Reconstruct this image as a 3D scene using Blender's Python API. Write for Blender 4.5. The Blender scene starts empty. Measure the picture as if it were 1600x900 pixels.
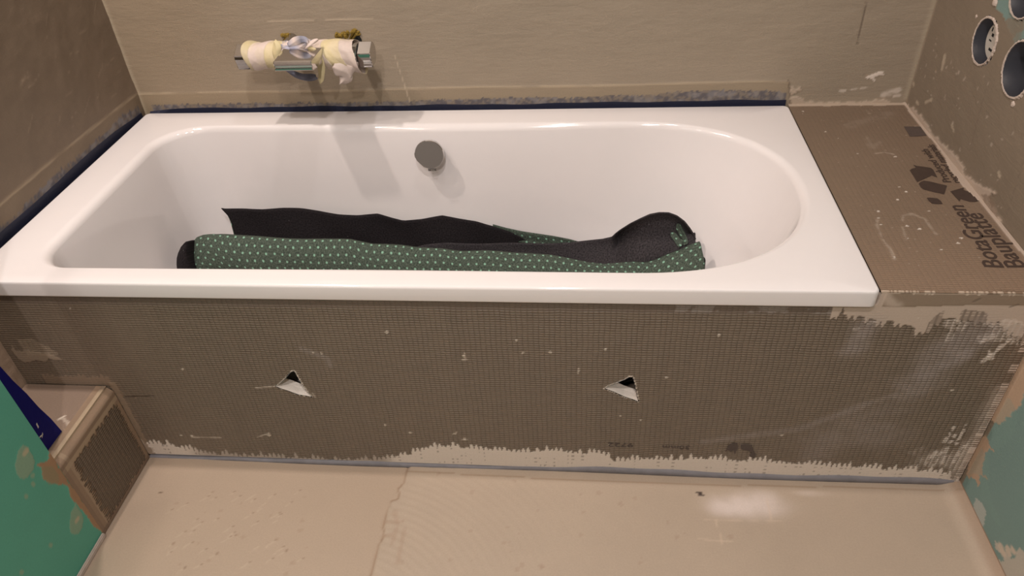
import bpy, bmesh, math, random
import numpy as np
from mathutils import Matrix, Vector
random.seed(4); RS = np.random.RandomState(7)
S = bpy.context.scene; C = S.collection

# ------------------------------------------------------------------ camera
CAM = np.array([1.1909, -1.0265, 1.3370])
RT = np.array([0.99535465, 0.08208543, -0.05031016]); UP = np.array([-0.01128565, 0.6184365, 0.78575373]); FW = np.array([-0.09561257, 0.78153584, -0.61649003])
FPX = 1146.2
cd = bpy.data.cameras.new('camera'); cam = bpy.data.objects.new('camera', cd); C.objects.link(cam)
cd.sensor_width = 36; cd.lens = FPX/1600*36; cd.clip_start = .02
cam.matrix_world = Matrix(((RT[0], UP[0], -FW[0], CAM[0]), (RT[1], UP[1], -FW[1], CAM[1]), (RT[2], UP[2], -FW[2], CAM[2]), (0, 0, 0, 1)))
S.camera = cam
# ------------------------------------------------------------------ world, lights, exposure
w = bpy.data.worlds.new('world'); S.world = w; w.use_nodes = True
w.node_tree.nodes['Background'].inputs[0].default_value = (.8, .85, 1, 1); w.node_tree.nodes['Background'].inputs[1].default_value = .05
S.view_settings.view_transform = 'Standard'; S.view_settings.look = 'None'; S.view_settings.gamma = 1; S.view_settings.exposure = 0.0
try: S.view_settings.use_curve_mapping = False
except Exception: pass
def spot(x, y, z, watts, rad=.03, col=(1, .865, .745), size=160):
    l = bpy.data.lights.new('ceiling_spot', 'SPOT'); l.energy = watts; l.shadow_soft_size = rad; l.color = col
    l.spot_size = math.radians(size); l.spot_blend = .6
    o = bpy.data.objects.new('ceiling_spot', l); o.location = (x, y, z); C.objects.link(o)
WARM, NEUT = (1, .885, .805), (1, .94, .92)
spot(1.10, -.95, 2.38, 56, .03, NEUT)
spot(.10, -.95, 2.38, 16, .03, WARM)
spot(.07, .06, 2.38, 56, .03, WARM)
spot(.02, -.34, 2.38, 24, .05, WARM)
spot(1.10, .06, 2.38, 16, .03, NEUT)
spot(1.05, -1.9, 2.38, 72, .03, NEUT)
spot(.03, -1.9, 2.38, 13, .03, WARM)

# ------------------------------------------------------------------ numbers read off the room
H = .5275; W = .7518; L = 1.7; XR = 1.9887; XL = -.0162; YB = .7716; YP = .0111; ZL = .5208; XG = .1797; YG = -.1973; ZB = .2389
def un(px, py, ax, val):
    "a pixel of the photograph to the point where its ray meets a plane of the room"
    d = FW+RT*(px-800)/FPX-UP*(py-450)/FPX
    return CAM+d*(val-CAM[ax])/d[ax]
def U(pts, ax, val): return [un(x, y, ax, val) for x, y in pts]

# ------------------------------------------------------------------ helpers
def lin(c):
    c = np.asarray(c, float)/255
    return np.where(c <= .04045, c/12.92, ((c+.055)/1.055)**2.4)
def l4(c): return (*[float(v) for v in lin(c)], 1)
_lat = RS.rand(512, 512)
def vnoise(x, y):
    xi = np.floor(x).astype(int); yi = np.floor(y).astype(int); fx = x-xi; fy = y-yi
    fx = fx*fx*(3-2*fx); fy = fy*fy*(3-2*fy)
    g = lambda a, b: _lat[a % 512, b % 512]
    return (g(xi, yi)*(1-fx)+g(xi+1, yi)*fx)*(1-fy)+(g(xi, yi+1)*(1-fx)+g(xi+1, yi+1)*fx)*fy
def fbm(x, y, f, o=4, s=0):
    a = .5; r = 0; t = 0
    for k in range(o):
        r = r+a*vnoise(x*f+13.7*k+s*31.1, y*f+7.3*k+s*17.9); t += a; a *= .5; f *= 2.03
    return r/t
def sstep(a, b, x):
    t = np.clip((x-a)/(b-a), 0, 1); return t*t*(3-2*t)
def inpoly(X, Y, P):
    r = np.zeros(X.shape, bool); n = len(P)
    for i in range(n):
        x1, y1 = P[i]; x2, y2 = P[(i+1) % n]
        if y1 == y2: continue
        c = ((y1 > Y) != (y2 > Y)) & (X < (x2-x1)*(Y-y1)/(y2-y1)+x1)
        r ^= c
    return r
def dline(X, Y, P):
    d = np.full(X.shape, 1e9)
    for (x1, y1), (x2, y2) in zip(P[:-1], P[1:]):
        dx, dy = x2-x1, y2-y1; q = dx*dx+dy*dy+1e-12
        t = np.clip(((X-x1)*dx+(Y-y1)*dy)/q, 0, 1)
        d = np.minimum(d, np.hypot(X-x1-t*dx, Y-y1-t*dy))
    return d
def tag(o, label=None, cat=None, group=None, kind=None):
    if label: o['label'] = label
    if cat: o['category'] = cat
    if group: o['group'] = group
    if kind: o['kind'] = kind
    return o
def empty(name, loc, label=None, cat=None, group=None):
    o = bpy.data.objects.new(name, None); o.location = loc; C.objects.link(o); o.empty_display_size = .02
    return tag(o, label, cat, group)
def link(name, me, parent=None):
    o = bpy.data.objects.new(name, me); C.objects.link(o)
    if parent is not None:
        o.parent = parent
        o.matrix_parent_inverse = Matrix.Translation(-Vector(parent.location))
    return o
def setmat(me, *ms):
    for m in ms: me.materials.append(m)
def smooth(me): me.polygons.foreach_set('use_smooth', [True]*len(me.polygons)); return me
def pymesh(name, v, f, m=None, parent=None, sm=False, bevel=0):
    me = bpy.data.meshes.new(name); me.from_pydata([tuple(map(float, a)) for a in v], [], [tuple(map(int, a)) for a in f]); me.update()
    b = bmesh.new(); b.from_mesh(me)
    if bevel: bmesh.ops.bevel(b, geom=b.edges[:], offset=bevel, segments=2, affect='EDGES')
    bmesh.ops.recalc_face_normals(b, faces=b.faces[:]); b.to_mesh(me); b.free()
    if m: setmat(me, *(m if isinstance(m, (list, tuple)) else [m]))
    if sm: smooth(me)
    return link(name, me, parent)
def box(name, lo, hi, m, parent=None, bevel=0):
    (a, b, c), (d, e, f) = lo, hi
    v = [(a, b, c), (d, b, c), (d, e, c), (a, e, c), (a, b, f), (d, b, f), (d, e, f), (a, e, f)]
    return pymesh(name, v, [(0, 3, 2, 1), (4, 5, 6, 7), (0, 1, 5, 4), (1, 2, 6, 5), (2, 3, 7, 6), (3, 0, 4, 7)], m, parent, bevel=bevel)

# ------------------------------------------------------------------ materials
def base(name):
    m = bpy.data.materials.new(name); m.use_nodes = True; nt = m.node_tree
    return m, nt, nt.nodes['Principled BSDF']
def N(nt, t, **k):
    n = nt.nodes.new(t)
    for a, b in k.items(): setattr(n, a, b)
    return n
def math_(nt, op, a, b=None, c=None):
    n = N(nt, 'ShaderNodeMath', operation=op)
    for i, v in enumerate((a, b, c)):
        if v is None: continue
        if isinstance(v, (int, float)): n.inputs[i].default_value = v
        else: nt.links.new(v, n.inputs[i])
    return n.outputs[0]
def plain(name, col, rough=.5, metal=0, noise=.06, scale=30, bump=.0, bscale=120, spec=.5):
    m, nt, b = base(name)
    b.inputs['Roughness'].default_value = rough; b.inputs['Metallic'].default_value = metal; b.inputs['Specular IOR Level'].default_value = spec
    tc = N(nt, 'ShaderNodeTexCoord'); nz = N(nt, 'ShaderNodeTexNoise'); nz.inputs['Scale'].default_value = scale; nz.inputs['Detail'].default_value = 4
    nt.links.new(tc.outputs['Object'], nz.inputs['Vector'])
    f = math_(nt, 'MULTIPLY_ADD', nz.outputs[0], noise*2, 1-noise)
    mx = N(nt, 'ShaderNodeMix', data_type='RGBA', blend_type='MULTIPLY'); mx.inputs[0].default_value = 1
    mx.inputs[6].default_value = l4(col); nt.links.new(f, mx.inputs[7]); nt.links.new(mx.outputs[2], b.inputs['Base Color'])
    if bump:
        n2 = N(nt, 'ShaderNodeTexNoise'); n2.inputs['Scale'].default_value = bscale; nt.links.new(tc.outputs['Object'], n2.inputs['Vector'])
        bp = N(nt, 'ShaderNodeBump'); bp.inputs['Strength'].default_value = bump; bp.inputs['Distance'].default_value = .002
        nt.links.new(n2.outputs[0], bp.inputs['Height']); nt.links.new(bp.outputs[0], b.inputs['Normal'])
    return m
def coated(name, pu=.0103, pv=.0060, weave=1.0, fine=.25, trowel=0.0, tsc=(6, 60)):
    """plaster or mesh-faced board: colour from the worked surface, thread relief where the mask says the mesh lies bare"""
    m, nt, b = base(name)
    at = N(nt, 'ShaderNodeAttribute', attribute_name='Col'); mk = N(nt, 'ShaderNodeAttribute', attribute_name='Msk')
    sp = N(nt, 'ShaderNodeSeparateColor'); nt.links.new(mk.outputs['Color'], sp.inputs[0])
    uv = N(nt, 'ShaderNodeUVMap', uv_map='UV'); su = N(nt, 'ShaderNodeSeparateXYZ'); nt.links.new(uv.outputs[0], su.inputs[0])
    wob = N(nt, 'ShaderNodeTexNoise'); wob.inputs['Scale'].default_value = 22; nt.links.new(uv.outputs[0], wob.inputs['Vector'])
    wc = N(nt, 'ShaderNodeSeparateColor'); nt.links.new(wob.outputs['Color'], wc.inputs[0])
    u = math_(nt, 'MULTIPLY_ADD', wc.outputs[0], .006, su.outputs[0]); v = math_(nt, 'MULTIPLY_ADD', wc.outputs[1], .005, su.outputs[1])
    cu = math_(nt, 'ABSOLUTE', math_(nt, 'SINE', math_(nt, 'MULTIPLY', u, math.pi/pu)))
    cv = math_(nt, 'ABSOLUTE', math_(nt, 'SINE', math_(nt, 'MULTIPLY', v, math.pi/pv)))
    pu_ = math_(nt, 'POWER', cu, .35); pv_ = math_(nt, 'POWER', cv, .6)
    cell = math_(nt, 'MULTIPLY', pu_, pv_)
    big = N(nt, 'ShaderNodeTexNoise'); big.inputs['Scale'].default_value = 40; nt.links.new(uv.outputs[0], big.inputs['Vector'])
    cell = math_(nt, 'MULTIPLY', cell, math_(nt, 'MULTIPLY_ADD', big.outputs[0], 1.4, .3))
    wv = math_(nt, 'MULTIPLY', cell, sp.outputs[0])
    fn = N(nt, 'ShaderNodeTexNoise'); fn.inputs['Scale'].default_value = 260; fn.inputs['Detail'].default_value = 3; nt.links.new(uv.outputs[0], fn.inputs['Vector'])
    h = math_(nt, 'ADD', math_(nt, 'MULTIPLY', wv, weave), math_(nt, 'MULTIPLY', fn.outputs[0], fine))
    if trowel:
        mp = N(nt, 'ShaderNodeMapping'); mp.inputs['Scale'].default_value = (tsc[0], tsc[1], 1); nt.links.new(uv.outputs[0], mp.inputs[0])
        tn = N(nt, 'ShaderNodeTexNoise'); tn.inputs['Scale'].default_value = 1; tn.inputs['Detail'].default_value = 5; tn.inputs['Distortion'].default_value = .6
        nt.links.new(mp.outputs[0], tn.inputs['Vector'])
        h = math_(nt, 'ADD', h, math_(nt, 'MULTIPLY', math_(nt, 'MULTIPLY', tn.outputs[0], sp.outputs[2]), trowel))
    bp = N(nt, 'ShaderNodeBump'); bp.inputs['Strength'].default_value = 1; bp.inputs['Distance'].default_value = .0016
    nt.links.new(h, bp.inputs['Height']); nt.links.new(bp.outputs[0], b.inputs['Normal'])
    # grooves of the mesh are a little darker
    g = math_(nt, 'MULTIPLY_ADD', math_(nt, 'SUBTRACT', 1, math_(nt, 'MULTIPLY', pu_, pv_)), math_(nt, 'MULTIPLY', sp.outputs[0], -.16), 1)
    gn = math_(nt, 'MULTIPLY', g, math_(nt, 'MULTIPLY_ADD', fn.outputs[0], .16, .92))
    mx = N(nt, 'ShaderNodeMix', data_type='RGBA', blend_type='MULTIPLY'); mx.inputs[0].default_value = 1
    nt.links.new(at.outputs['Color'], mx.inputs[6]); nt.links.new(gn, mx.inputs[7]); nt.links.new(mx.outputs[2], b.inputs['Base Color'])
    nt.links.new(sp.outputs[1], b.inputs['Roughness'])
    return m
M = {}
M['coat'] = coated('grey_brown_sealing_slurry', trowel=.55, tsc=(26, 110))
M['floor'] = coated('levelled_screed', fine=.12, trowel=.5, tsc=(10, 30))
M['board'] = coated('mesh_faced_board', weave=1.15, fine=.15)
M['green'] = coated('green_gypsum_board', fine=.08)
M['enamel'] = plain('white_enamel', (233, 226, 224), .09, noise=.01)
M['chrome'] = plain('chrome', (205, 202, 200), .09, 1, noise=.02)
M['grey_disc'] = plain('satin_grey_metal', (112, 106, 101), .45, 0, noise=.03)
M['black'] = plain('black_print', (24, 22, 22), .6)
M['dark'] = plain('dark_void', (6, 6, 6), .9)
M['navy'] = plain('navy_sealing_tape', (26, 30, 52), .55, noise=.15, scale=60, bump=.3)
M['blue'] = plain('blue_sealing_tape', (8, 10, 92), .6, noise=.12, scale=40, bump=.2, spec=.2)
M['xps'] = plain('white_foam_core', (225, 215, 205), .8, noise=.05, bump=.4, bscale=300)
M['plasterlip'] = plain('pale_torn_plaster', (186, 170, 158), .8, noise=.15, scale=80, bump=.5)
M['boxplastic'] = plain('slate_blue_plastic', (44, 45, 52), .45, noise=.08)
M['coverwhite'] = plain('white_cover_disc', (190, 182, 172), .5, noise=.08)
M['print'] = plain('brown_black_print', (66, 52, 45), .6, noise=.2, scale=90)
M['printsoft'] = plain('worn_dark_print', (80, 68, 62), .7, noise=.25, scale=150)
M['paint'] = plain('pale_paint', (205, 196, 186), .8)
M['bluefoam'] = plain('grey_blue_edge_foam', (128, 124, 128), .7, noise=.25, scale=40, bump=.3)
M['foam'] = plain('yellow_foam', (128, 104, 36), .8, noise=.35, scale=120, bump=.8)
def attrmat(name, rough=.6, trans=0):
    m, nt, b = base(name); at = N(nt, 'ShaderNodeAttribute', attribute_name='Col')
    tc = N(nt, 'ShaderNodeTexCoord'); nz = N(nt, 'ShaderNodeTexNoise'); nz.inputs['Scale'].default_value = 140; nt.links.new(tc.outputs['Object'], nz.inputs['Vector'])
    f = math_(nt, 'MULTIPLY_ADD', nz.outputs[0], .12, .94)
    mx = N(nt, 'ShaderNodeMix', data_type='RGBA', blend_type='MULTIPLY'); mx.inputs[0].default_value = 1
    nt.links.new(at.outputs['Color'], mx.inputs[6]); nt.links.new(f, mx.inputs[7]); nt.links.new(mx.outputs[2], b.inputs['Base Color'])
    b.inputs['Roughness'].default_value = rough
    bp = N(nt, 'ShaderNodeBump'); bp.inputs['Strength'].default_value = .35; bp.inputs['Distance'].default_value = .001
    nt.links.new(nz.outputs[0], bp.inputs['Height']); nt.links.new(bp.outputs[0], b.inputs['Normal'])
    return m
M['tape'] = attrmat('masking_tape', .6)
def fleece(name, dots, lift=0):
    m, nt, b = base(name)
    uv = N(nt, 'ShaderNodeUVMap', uv_map='UV')
    nz = N(nt, 'ShaderNodeTexNoise'); nz.inputs['Scale'].default_value = 260; nz.inputs['Detail'].default_value = 4; nt.links.new(uv.outputs[0], nz.inputs['Vector'])
    n2 = N(nt, 'ShaderNodeTexNoise'); n2.inputs['Scale'].default_value = 9; nt.links.new(uv.outputs[0], n2.inputs['Vector'])
    cr = N(nt, 'ShaderNodeValToRGB')
    if dots: cr.color_ramp.elements[0].color = l4((48, 57, 50)); cr.color_ramp.elements[1].color = l4((95, 106, 94))
    else: cr.color_ramp.elements[0].color = l4((18+lift, 15+lift, 17+lift)); cr.color_ramp.elements[1].color = l4((44+2*lift, 39+2*lift, 41+2*lift))
    cr.color_ramp.elements[0].position = .3; cr.color_ramp.elements[1].position = .72
    nt.links.new(nz.outputs[0], cr.inputs[0]); col = cr.outputs[0]
    if dots:
        wn = N(nt, 'ShaderNodeTexNoise'); wn.inputs['Scale'].default_value = 18; nt.links.new(uv.outputs[0], wn.inputs['Vector'])
        jit = N(nt, 'ShaderNodeVectorMath', operation='MULTIPLY_ADD'); jit.inputs[1].default_value = (.010, .010, 0)
        nt.links.new(wn.outputs['Color'], jit.inputs[0]); nt.links.new(uv.outputs[0], jit.inputs[2])
        dd = None
        for off in ((0, 0), (.5, .5)):
            sc = N(nt, 'ShaderNodeVectorMath', operation='MULTIPLY_ADD'); sc.inputs[1].default_value = (1/.0205, 1/.031, 0); sc.inputs[2].default_value = (*off, 0)
            nt.links.new(jit.outputs[0], sc.inputs[0])
            fr = N(nt, 'ShaderNodeVectorMath', operation='FRACTION'); nt.links.new(sc.outputs[0], fr.inputs[0])
            sb = N(nt, 'ShaderNodeVectorMath', operation='SUBTRACT'); sb.inputs[1].default_value = (.5, .5, 0); nt.links.new(fr.outputs[0], sb.inputs[0])
            ml = N(nt, 'ShaderNodeVectorMath', operation='MULTIPLY'); ml.inputs[1].default_value = (.0205, .031, 0); nt.links.new(sb.outputs[0], ml.inputs[0])
            ln = N(nt, 'ShaderNodeVectorMath', operation='LENGTH'); nt.links.new(ml.outputs[0], ln.inputs[0])
            dd = ln.outputs['Value'] if dd is None else math_(nt, 'MINIMUM', dd, ln.outputs['Value'])
        mr = N(nt, 'ShaderNodeMapRange'); mr.inputs['From Min'].default_value = .0020; mr.inputs['From Max'].default_value = .0032
        mr.inputs['To Min'].default_value = 1; mr.inputs['To Max'].default_value = 0; nt.links.new(dd, mr.inputs['Value'])
        mx = N(nt, 'ShaderNodeMix', data_type='RGBA'); mx.inputs[7].default_value = l4((136, 178, 154))
        nt.links.new(mr.outputs[0], mx.inputs[0]); nt.links.new(col, mx.inputs[6]); col = mx.outputs[2]
    else:
        vo = N(nt, 'ShaderNodeTexVoronoi'); vo.inputs['Scale'].default_value = 60; nt.links.new(uv.outputs[0], vo.inputs['Vector'])
        mr = N(nt, 'ShaderNodeMapRange'); mr.inputs['From Min'].default_value = .04; mr.inputs['From Max'].default_value = .07
        mr.inputs['To Min'].default_value = .5; mr.inputs['To Max'].default_value = 0; nt.links.new(vo.outputs['Distance'], mr.inputs['Value'])
        k = math_(nt, 'MULTIPLY', mr.outputs[0], math_(nt, 'GREATER_THAN', n2.outputs[0], .56))
        mx = N(nt, 'ShaderNodeMix', data_type='RGBA'); mx.inputs[7].default_value = l4((150, 146, 142))
        nt.links.new(k, mx.inputs[0]); nt.links.new(col, mx.inputs[6]); col = mx.outputs[2]
    nt.links.new(col, b.inputs['Base Color']); b.inputs['Roughness'].default_value = .9; b.inputs['Specular IOR Level'].default_value = .2
    bp = N(nt, 'ShaderNodeBump'); bp.inputs['Strength'].default_value = .5; bp.inputs['Distance'].default_value = .001
    nt.links.new(nz.outputs[0], bp.inputs['Height']); nt.links.new(bp.outputs[0], b.inputs['Normal'])
    return m
M['green_dots'] = fleece('green_fleece_with_mint_dots', True); M['black_fleece'] = fleece('black_fleece', False); M['lit_black_fleece'] = fleece('lit_black_fleece', False, 15)  # last one: paler copy of the black fleece, with the lit sheen in its colour

# ------------------------------------------------------------------ worked surfaces: fine grids carrying colour, roughness and relief
class Surf:
    """grid over (u, v); maps (u, v, height) to the room with pos(); painted layer by layer"""
    def __init__(s, us, vs, col, rough=.7, weave=0., trowel=0.):
        s.us, s.vs = np.asarray(us), np.asarray(vs); s.Uu, s.Vv = np.meshgrid(s.us, s.vs)
        s.col = np.ones(s.Uu.shape+(3,))*lin(col); s.h = np.zeros(s.Uu.shape)
        s.rough = np.full(s.Uu.shape, float(rough)); s.weave = np.full(s.Uu.shape, float(weave)); s.trowel = np.full(s.Uu.shape, float(trowel))
        s.hole = np.zeros(s.Uu.shape, bool)
    def vary(s, f, amt, o=4, seed=0, sx=1, sy=1):
        n = fbm(s.Uu*sx, s.Vv*sy, f, o, seed)-.5
        s.col *= np.clip(1+n*2*amt, .2, 2)[..., None]
    def lay(s, mask, col, h=0., rough=None, weave=None, trowel=None):
        m = np.clip(mask, 0, 1); s.col = s.col*(1-m[..., None])+lin(col)*m[..., None]; s.h = s.h+m*h
        for nm, v in (('rough', rough), ('weave', weave), ('trowel', trowel)):
            if v is not None: setattr(s, nm, getattr(s, nm)*(1-m)+v*m)
    def stroke(s, pts, wid, soft=.5, ragged=.5, f=60, seed=1):
        d = dline(s.Uu, s.Vv, pts); n = fbm(s.Uu, s.Vv, f, 3, seed)
        return 1-sstep(wid*(1-soft), wid*(1+soft), d+(n-.5)*2*ragged*wid)
    def poly(s, pts, edge=.004, f=90, seed=2):
        nx = (fbm(s.Uu, s.Vv, f, 3, seed)-.5)*2*edge; ny = (fbm(s.Uu, s.Vv, f, 3, seed+5)-.5)*2*edge
        return inpoly(s.Uu+nx, s.Vv+ny, pts).astype(float)
    def build(s, name, pos, mat, parent=None, thick=0., flip=False):
        ny, nx = s.Uu.shape
        P = np.stack(pos(s.Uu, s.Vv, s.h), -1).reshape(-1, 3)
        idx = np.arange(nx*ny).reshape(ny, nx)
        q = np.stack([idx[:-1, :-1], idx[:-1, 1:], idx[1:, 1:], idx[1:, :-1]], -1)
        keep = ~(s.hole[:-1, :-1] | s.hole[:-1, 1:] | s.hole[1:, 1:] | s.hole[1:, :-1])
        q = q[keep].reshape(-1, 4)
        nv = len(P)
        if thick:   # skirt round the rim and a back face
            rim = np.concatenate([idx[0, :], idx[1:, -1], idx[-1, -2::-1], idx[-2:0:-1, 0]])
            uu, vv = s.Uu.reshape(-1)[rim], s.Vv.reshape(-1)[rim]
            B = np.stack(pos(uu, vv, np.full(len(rim), -thick)), -1)
            R_ = len(rim); j = np.arange(R_); k = (j+1) % R_
            sk = np.stack([nv+R_+k, nv+R_+j, nv+j, nv+k], -1)
            P = np.concatenate([P, B, P[rim]]); q = np.concatenate([q, sk])
        if flip: q = q[:, ::-1]
        me = bpy.data.meshes.new(name); me.vertices.add(len(P)); me.vertices.foreach_set('co', P.astype(np.float32).reshape(-1))
        me.loops.add(q.size); me.loops.foreach_set('vertex_index', q.reshape(-1).astype(np.int32))
        me.polygons.add(len(q)); me.polygons.foreach_set('loop_start', (np.arange(len(q))*4).astype(np.int32))
        me.polygons.foreach_set('use_smooth', np.ones(len(q), bool)); me.update(calc_edges=True)
        def full(a, k):
            a = a.reshape(-1, k); e = len(P)-nv
            return np.concatenate([a, a[rim], a[rim]]) if e else a
        c4 = np.concatenate([full(s.col, 3), np.ones((len(P), 1))], 1)
        m4 = np.concatenate([full(s.weave, 1), full(s.rough, 1), full(s.trowel, 1), np.ones((len(P), 1))], 1)
        for nm, a in (('Col', c4), ('Msk', m4)):
            at = me.attributes.new(nm, 'FLOAT_COLOR', 'POINT'); at.data.foreach_set('color', a.astype(np.float32).reshape(-1))
        ul = me.uv_layers.new(name='UV'); uvv = np.concatenate([full(s.Uu, 1), full(s.Vv, 1)], 1)
        ul.data.foreach_set('uv', uvv[q.reshape(-1)].astype(np.float32).reshape(-1))
        setmat(me, mat)
        return link(name, me, parent)
def ax(a, b, st): return np.linspace(a, b, max(2, int(round((b-a)/st))+1))
def xz(pts, y=YP): return [(p[0], p[2]) for p in U(pts, 1, y)]
def xy(pts, z=ZL): return [(p[0], p[1]) for p in U(pts, 2, z)]
def yz(pts, x=XR): return [(p[1], p[2]) for p in U(pts, 0, x)]
def teeth(u, period, seed):
    k = np.floor(u/period).astype(int); fr = u/period-k
    hgt = _lat[(k*7+seed) % 512, (seed*13) % 512]
    return hgt*(1-np.abs(fr*2-1))**.7
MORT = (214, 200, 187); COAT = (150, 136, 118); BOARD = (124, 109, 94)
def mesh_threads(s, mask, pu, pv, w=.0016):
    "mortar caught on the bare threads"
    u = (s.Uu/pu+.15*fbm(s.Uu, s.Vv, 25, 2)) % 1; v = (s.Vv/pv) % 1
    t = np.maximum((np.abs(u-.5) > .5-w/pu).astype(float), .7*(np.abs(v-.5) > .5-w/pv))
    return mask*t

# ---- back wall
bw = Surf(ax(XL-.002, XR+.002, .0035), np.concatenate([[.0, .25, .45], ax(.5, .92, .0032), [1.2, 2.45]]), COAT, .62, 0, 1)
bw.vary(2.2, .07); bw.vary(9, .05, seed=3); bw.vary(30, .04, seed=5, sx=.3, sy=2)
u, v = bw.Uu, bw.Vv
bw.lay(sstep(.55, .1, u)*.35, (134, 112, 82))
zr = .5745+.008*u/1.7+.0015*np.sin(u*9)
band = (v < zr) & (u < 1.697)
bw.lay(band*.45, (142, 124, 98), rough=.6, trowel=.15)
bw.h += np.where(band, .0012, 0)
bw.lay(sstep(.0034, .001, np.abs(v-zr))*(u < 1.697)*sstep(.2, .5, fbm(u, v, 14, 2, 3))*.55, (178, 160, 134), h=.0006)
zf = .5375+.010*fbm(u, v*.2, 9, 3, 4)+.012*sstep(.62, .8, u)*fbm(u, v, 6, 2, 6)+.011*sstep(1.3, 1.5, u)
fz = (v < zf+(fbm(u, v, 160, 3, 9)-.5)*.012) & (u < 1.695) & (u > .01)
bw.lay(fz*(.45+.55*sstep(.35, .6, fbm(u, v, 140, 3, 12))), (98, 92, 94), rough=.9, trowel=0)
bw.lay(fz*sstep(.45, .7, fbm(u, v, 70, 3, 15))*.5, (140, 135, 135))
bw.lay(bw.stroke(xz([(1232, 125), (1235, 166)], YB), .002, .3, .4)*.7, (112, 96, 80), h=.0006)
for p, wd in (([(418, 33), (490, 32)], .0016), ([(508, 31), (583, 29)], .0016), ([(615, 82), (641, 160)], .0012)):
    bw.lay(bw.stroke(xz(p, YB), wd, .5, .7)*.75, (186, 168, 146), h=.0006)
bw.lay(bw.stroke(xz([(1354, 0), (1340, 68)], YB), .0016, .4, .8)*.7, (88, 72, 60), h=-.0008)
bw.lay(bw.poly(xz([(1352, 119), (1362, 115), (1372, 112), (1380, 110), (1382, 115), (1374, 119), (1366, 121), (1365, 129), (1361, 122), (1352, 122)], YB), .006), MORT, h=.001)
bw.lay(bw.poly(xz([(1235, 135), (1248, 137), (1254, 143), (1240, 146), (1235, 150), (1254, 152), (1262, 158), (1300, 160), (1340, 158), (1380, 155), (1396, 161), (1400, 170), (1234, 172)], YB), .007), (176, 158, 140), h=.0015)
bw.lay(bw.stroke(xz([(1380, 147), (1404, 140)], YB), .006, .6, 1.4)*.6, MORT)
for px, py in ((1330, 140), (1312, 142), (1398, 150), (1345, 138)): bw.lay(bw.stroke(xz([(px, py), (px+8, py-1)], YB), .003, .6, 1.2)*.6, MORT)
bw.lay(sstep(.011, .004, u-XL)*.5+sstep(.012, .005, XR-u)*.5*(v > .53), (172, 158, 136), h=.0008)
bw.h += (fbm(u*1.0, v*3, 22, 3, 21)-.5)*.0012*sstep(.6, .7, v)
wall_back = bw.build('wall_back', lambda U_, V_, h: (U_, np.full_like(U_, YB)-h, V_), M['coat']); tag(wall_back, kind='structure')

# ---- left wall (stands behind the tub's head end and closes the niche)
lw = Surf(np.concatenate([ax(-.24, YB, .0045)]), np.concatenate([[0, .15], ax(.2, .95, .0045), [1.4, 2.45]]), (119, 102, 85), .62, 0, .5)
lw.vary(2.5, .08, seed=8); lw.vary(16, .06, seed=9)
u, v = lw.Uu, lw.Vv
zr = .5815+.006*np.sin(u*5)
band = (v < zr) & (u > .0)
lw.lay(band*.4, (124, 107, 86), trowel=.2); lw.h += np.where(band, .001, 0)
lw.lay(sstep(.004, .001, np.abs(v-zr))*sstep(.2, .5, fbm(u, v, 14, 2, 3))*.5, (170, 152, 126), h=.0006)
fz = (v < .550+(fbm(u, v*.2, 9, 3, 41)-.4)*.018+(fbm(u, v, 150, 3, 9)-.5)*.014) & (u < .75) & (u > .0)
lw.lay(fz*(.4+.6*sstep(.35, .6, fbm(u, v, 140, 3, 12))), (92, 88, 92), rough=.9)
lw.lay(fz*sstep(.45, .7, fbm(u, v, 70, 3, 15))*.5, (140, 135, 135))
for k in range(26):
    a = RS.uniform(.12, .72); z = RS.uniform(.6, .85); ln = RS.uniform(.01, .05)
    lw.lay(lw.stroke([(a, z), (a+ln, z+ln*RS.uniform(-.2, 1.2))], .0012, .8, 1.2, seed=k)*.4, (152, 134, 114), h=.0008)
lw.lay((v < .49)*(u < .05)*1., (176, 150, 130), rough=.75, trowel=.3)
lw.lay((v < .47)*(u < .05)*(np.abs(u+.03) < .012)*.4, (140, 122, 106))
lw.h += (fbm(u, v, 26, 3, 22)-.5)*.003
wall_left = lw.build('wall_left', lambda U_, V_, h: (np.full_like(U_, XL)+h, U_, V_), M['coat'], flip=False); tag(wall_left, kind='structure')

# ---- right wall with the round holes of the electrical boxes
BOXES = [((.507, .771), .0445), ((.360, .771), .0500), ((.428, .890), .0460)]
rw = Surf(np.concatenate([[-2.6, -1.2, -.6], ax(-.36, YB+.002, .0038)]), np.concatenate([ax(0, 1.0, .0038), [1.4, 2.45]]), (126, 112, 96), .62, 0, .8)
rw.vary(2.5, .06, seed=11); rw.vary(14, .05, seed=12)
u, v = rw.Uu, rw.Vv
gm = (v < .44+.0*u) & (u < -.0)
gm = gm | ((v > .83+.05*(fbm(u, v, 12, 3, 5)-.5)-(.507-u)*.25) & (u < .52+.05*(fbm(u, v, 14, 3, 6)-.5)))
gsoft = gm*np.where(v > .5, .35+.65*sstep(.3, .6, fbm(u, v, 26, 3, 14)), 1)
rw.lay(gsoft, (116, 140, 134), rough=.75, trowel=.05)
rw.lay(rw.poly(yz([(1575, 30), (1600, 25), (1600, 48), (1575, 60), (1562, 46)]), .012, 40)*.8, (126, 112, 96))
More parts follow.
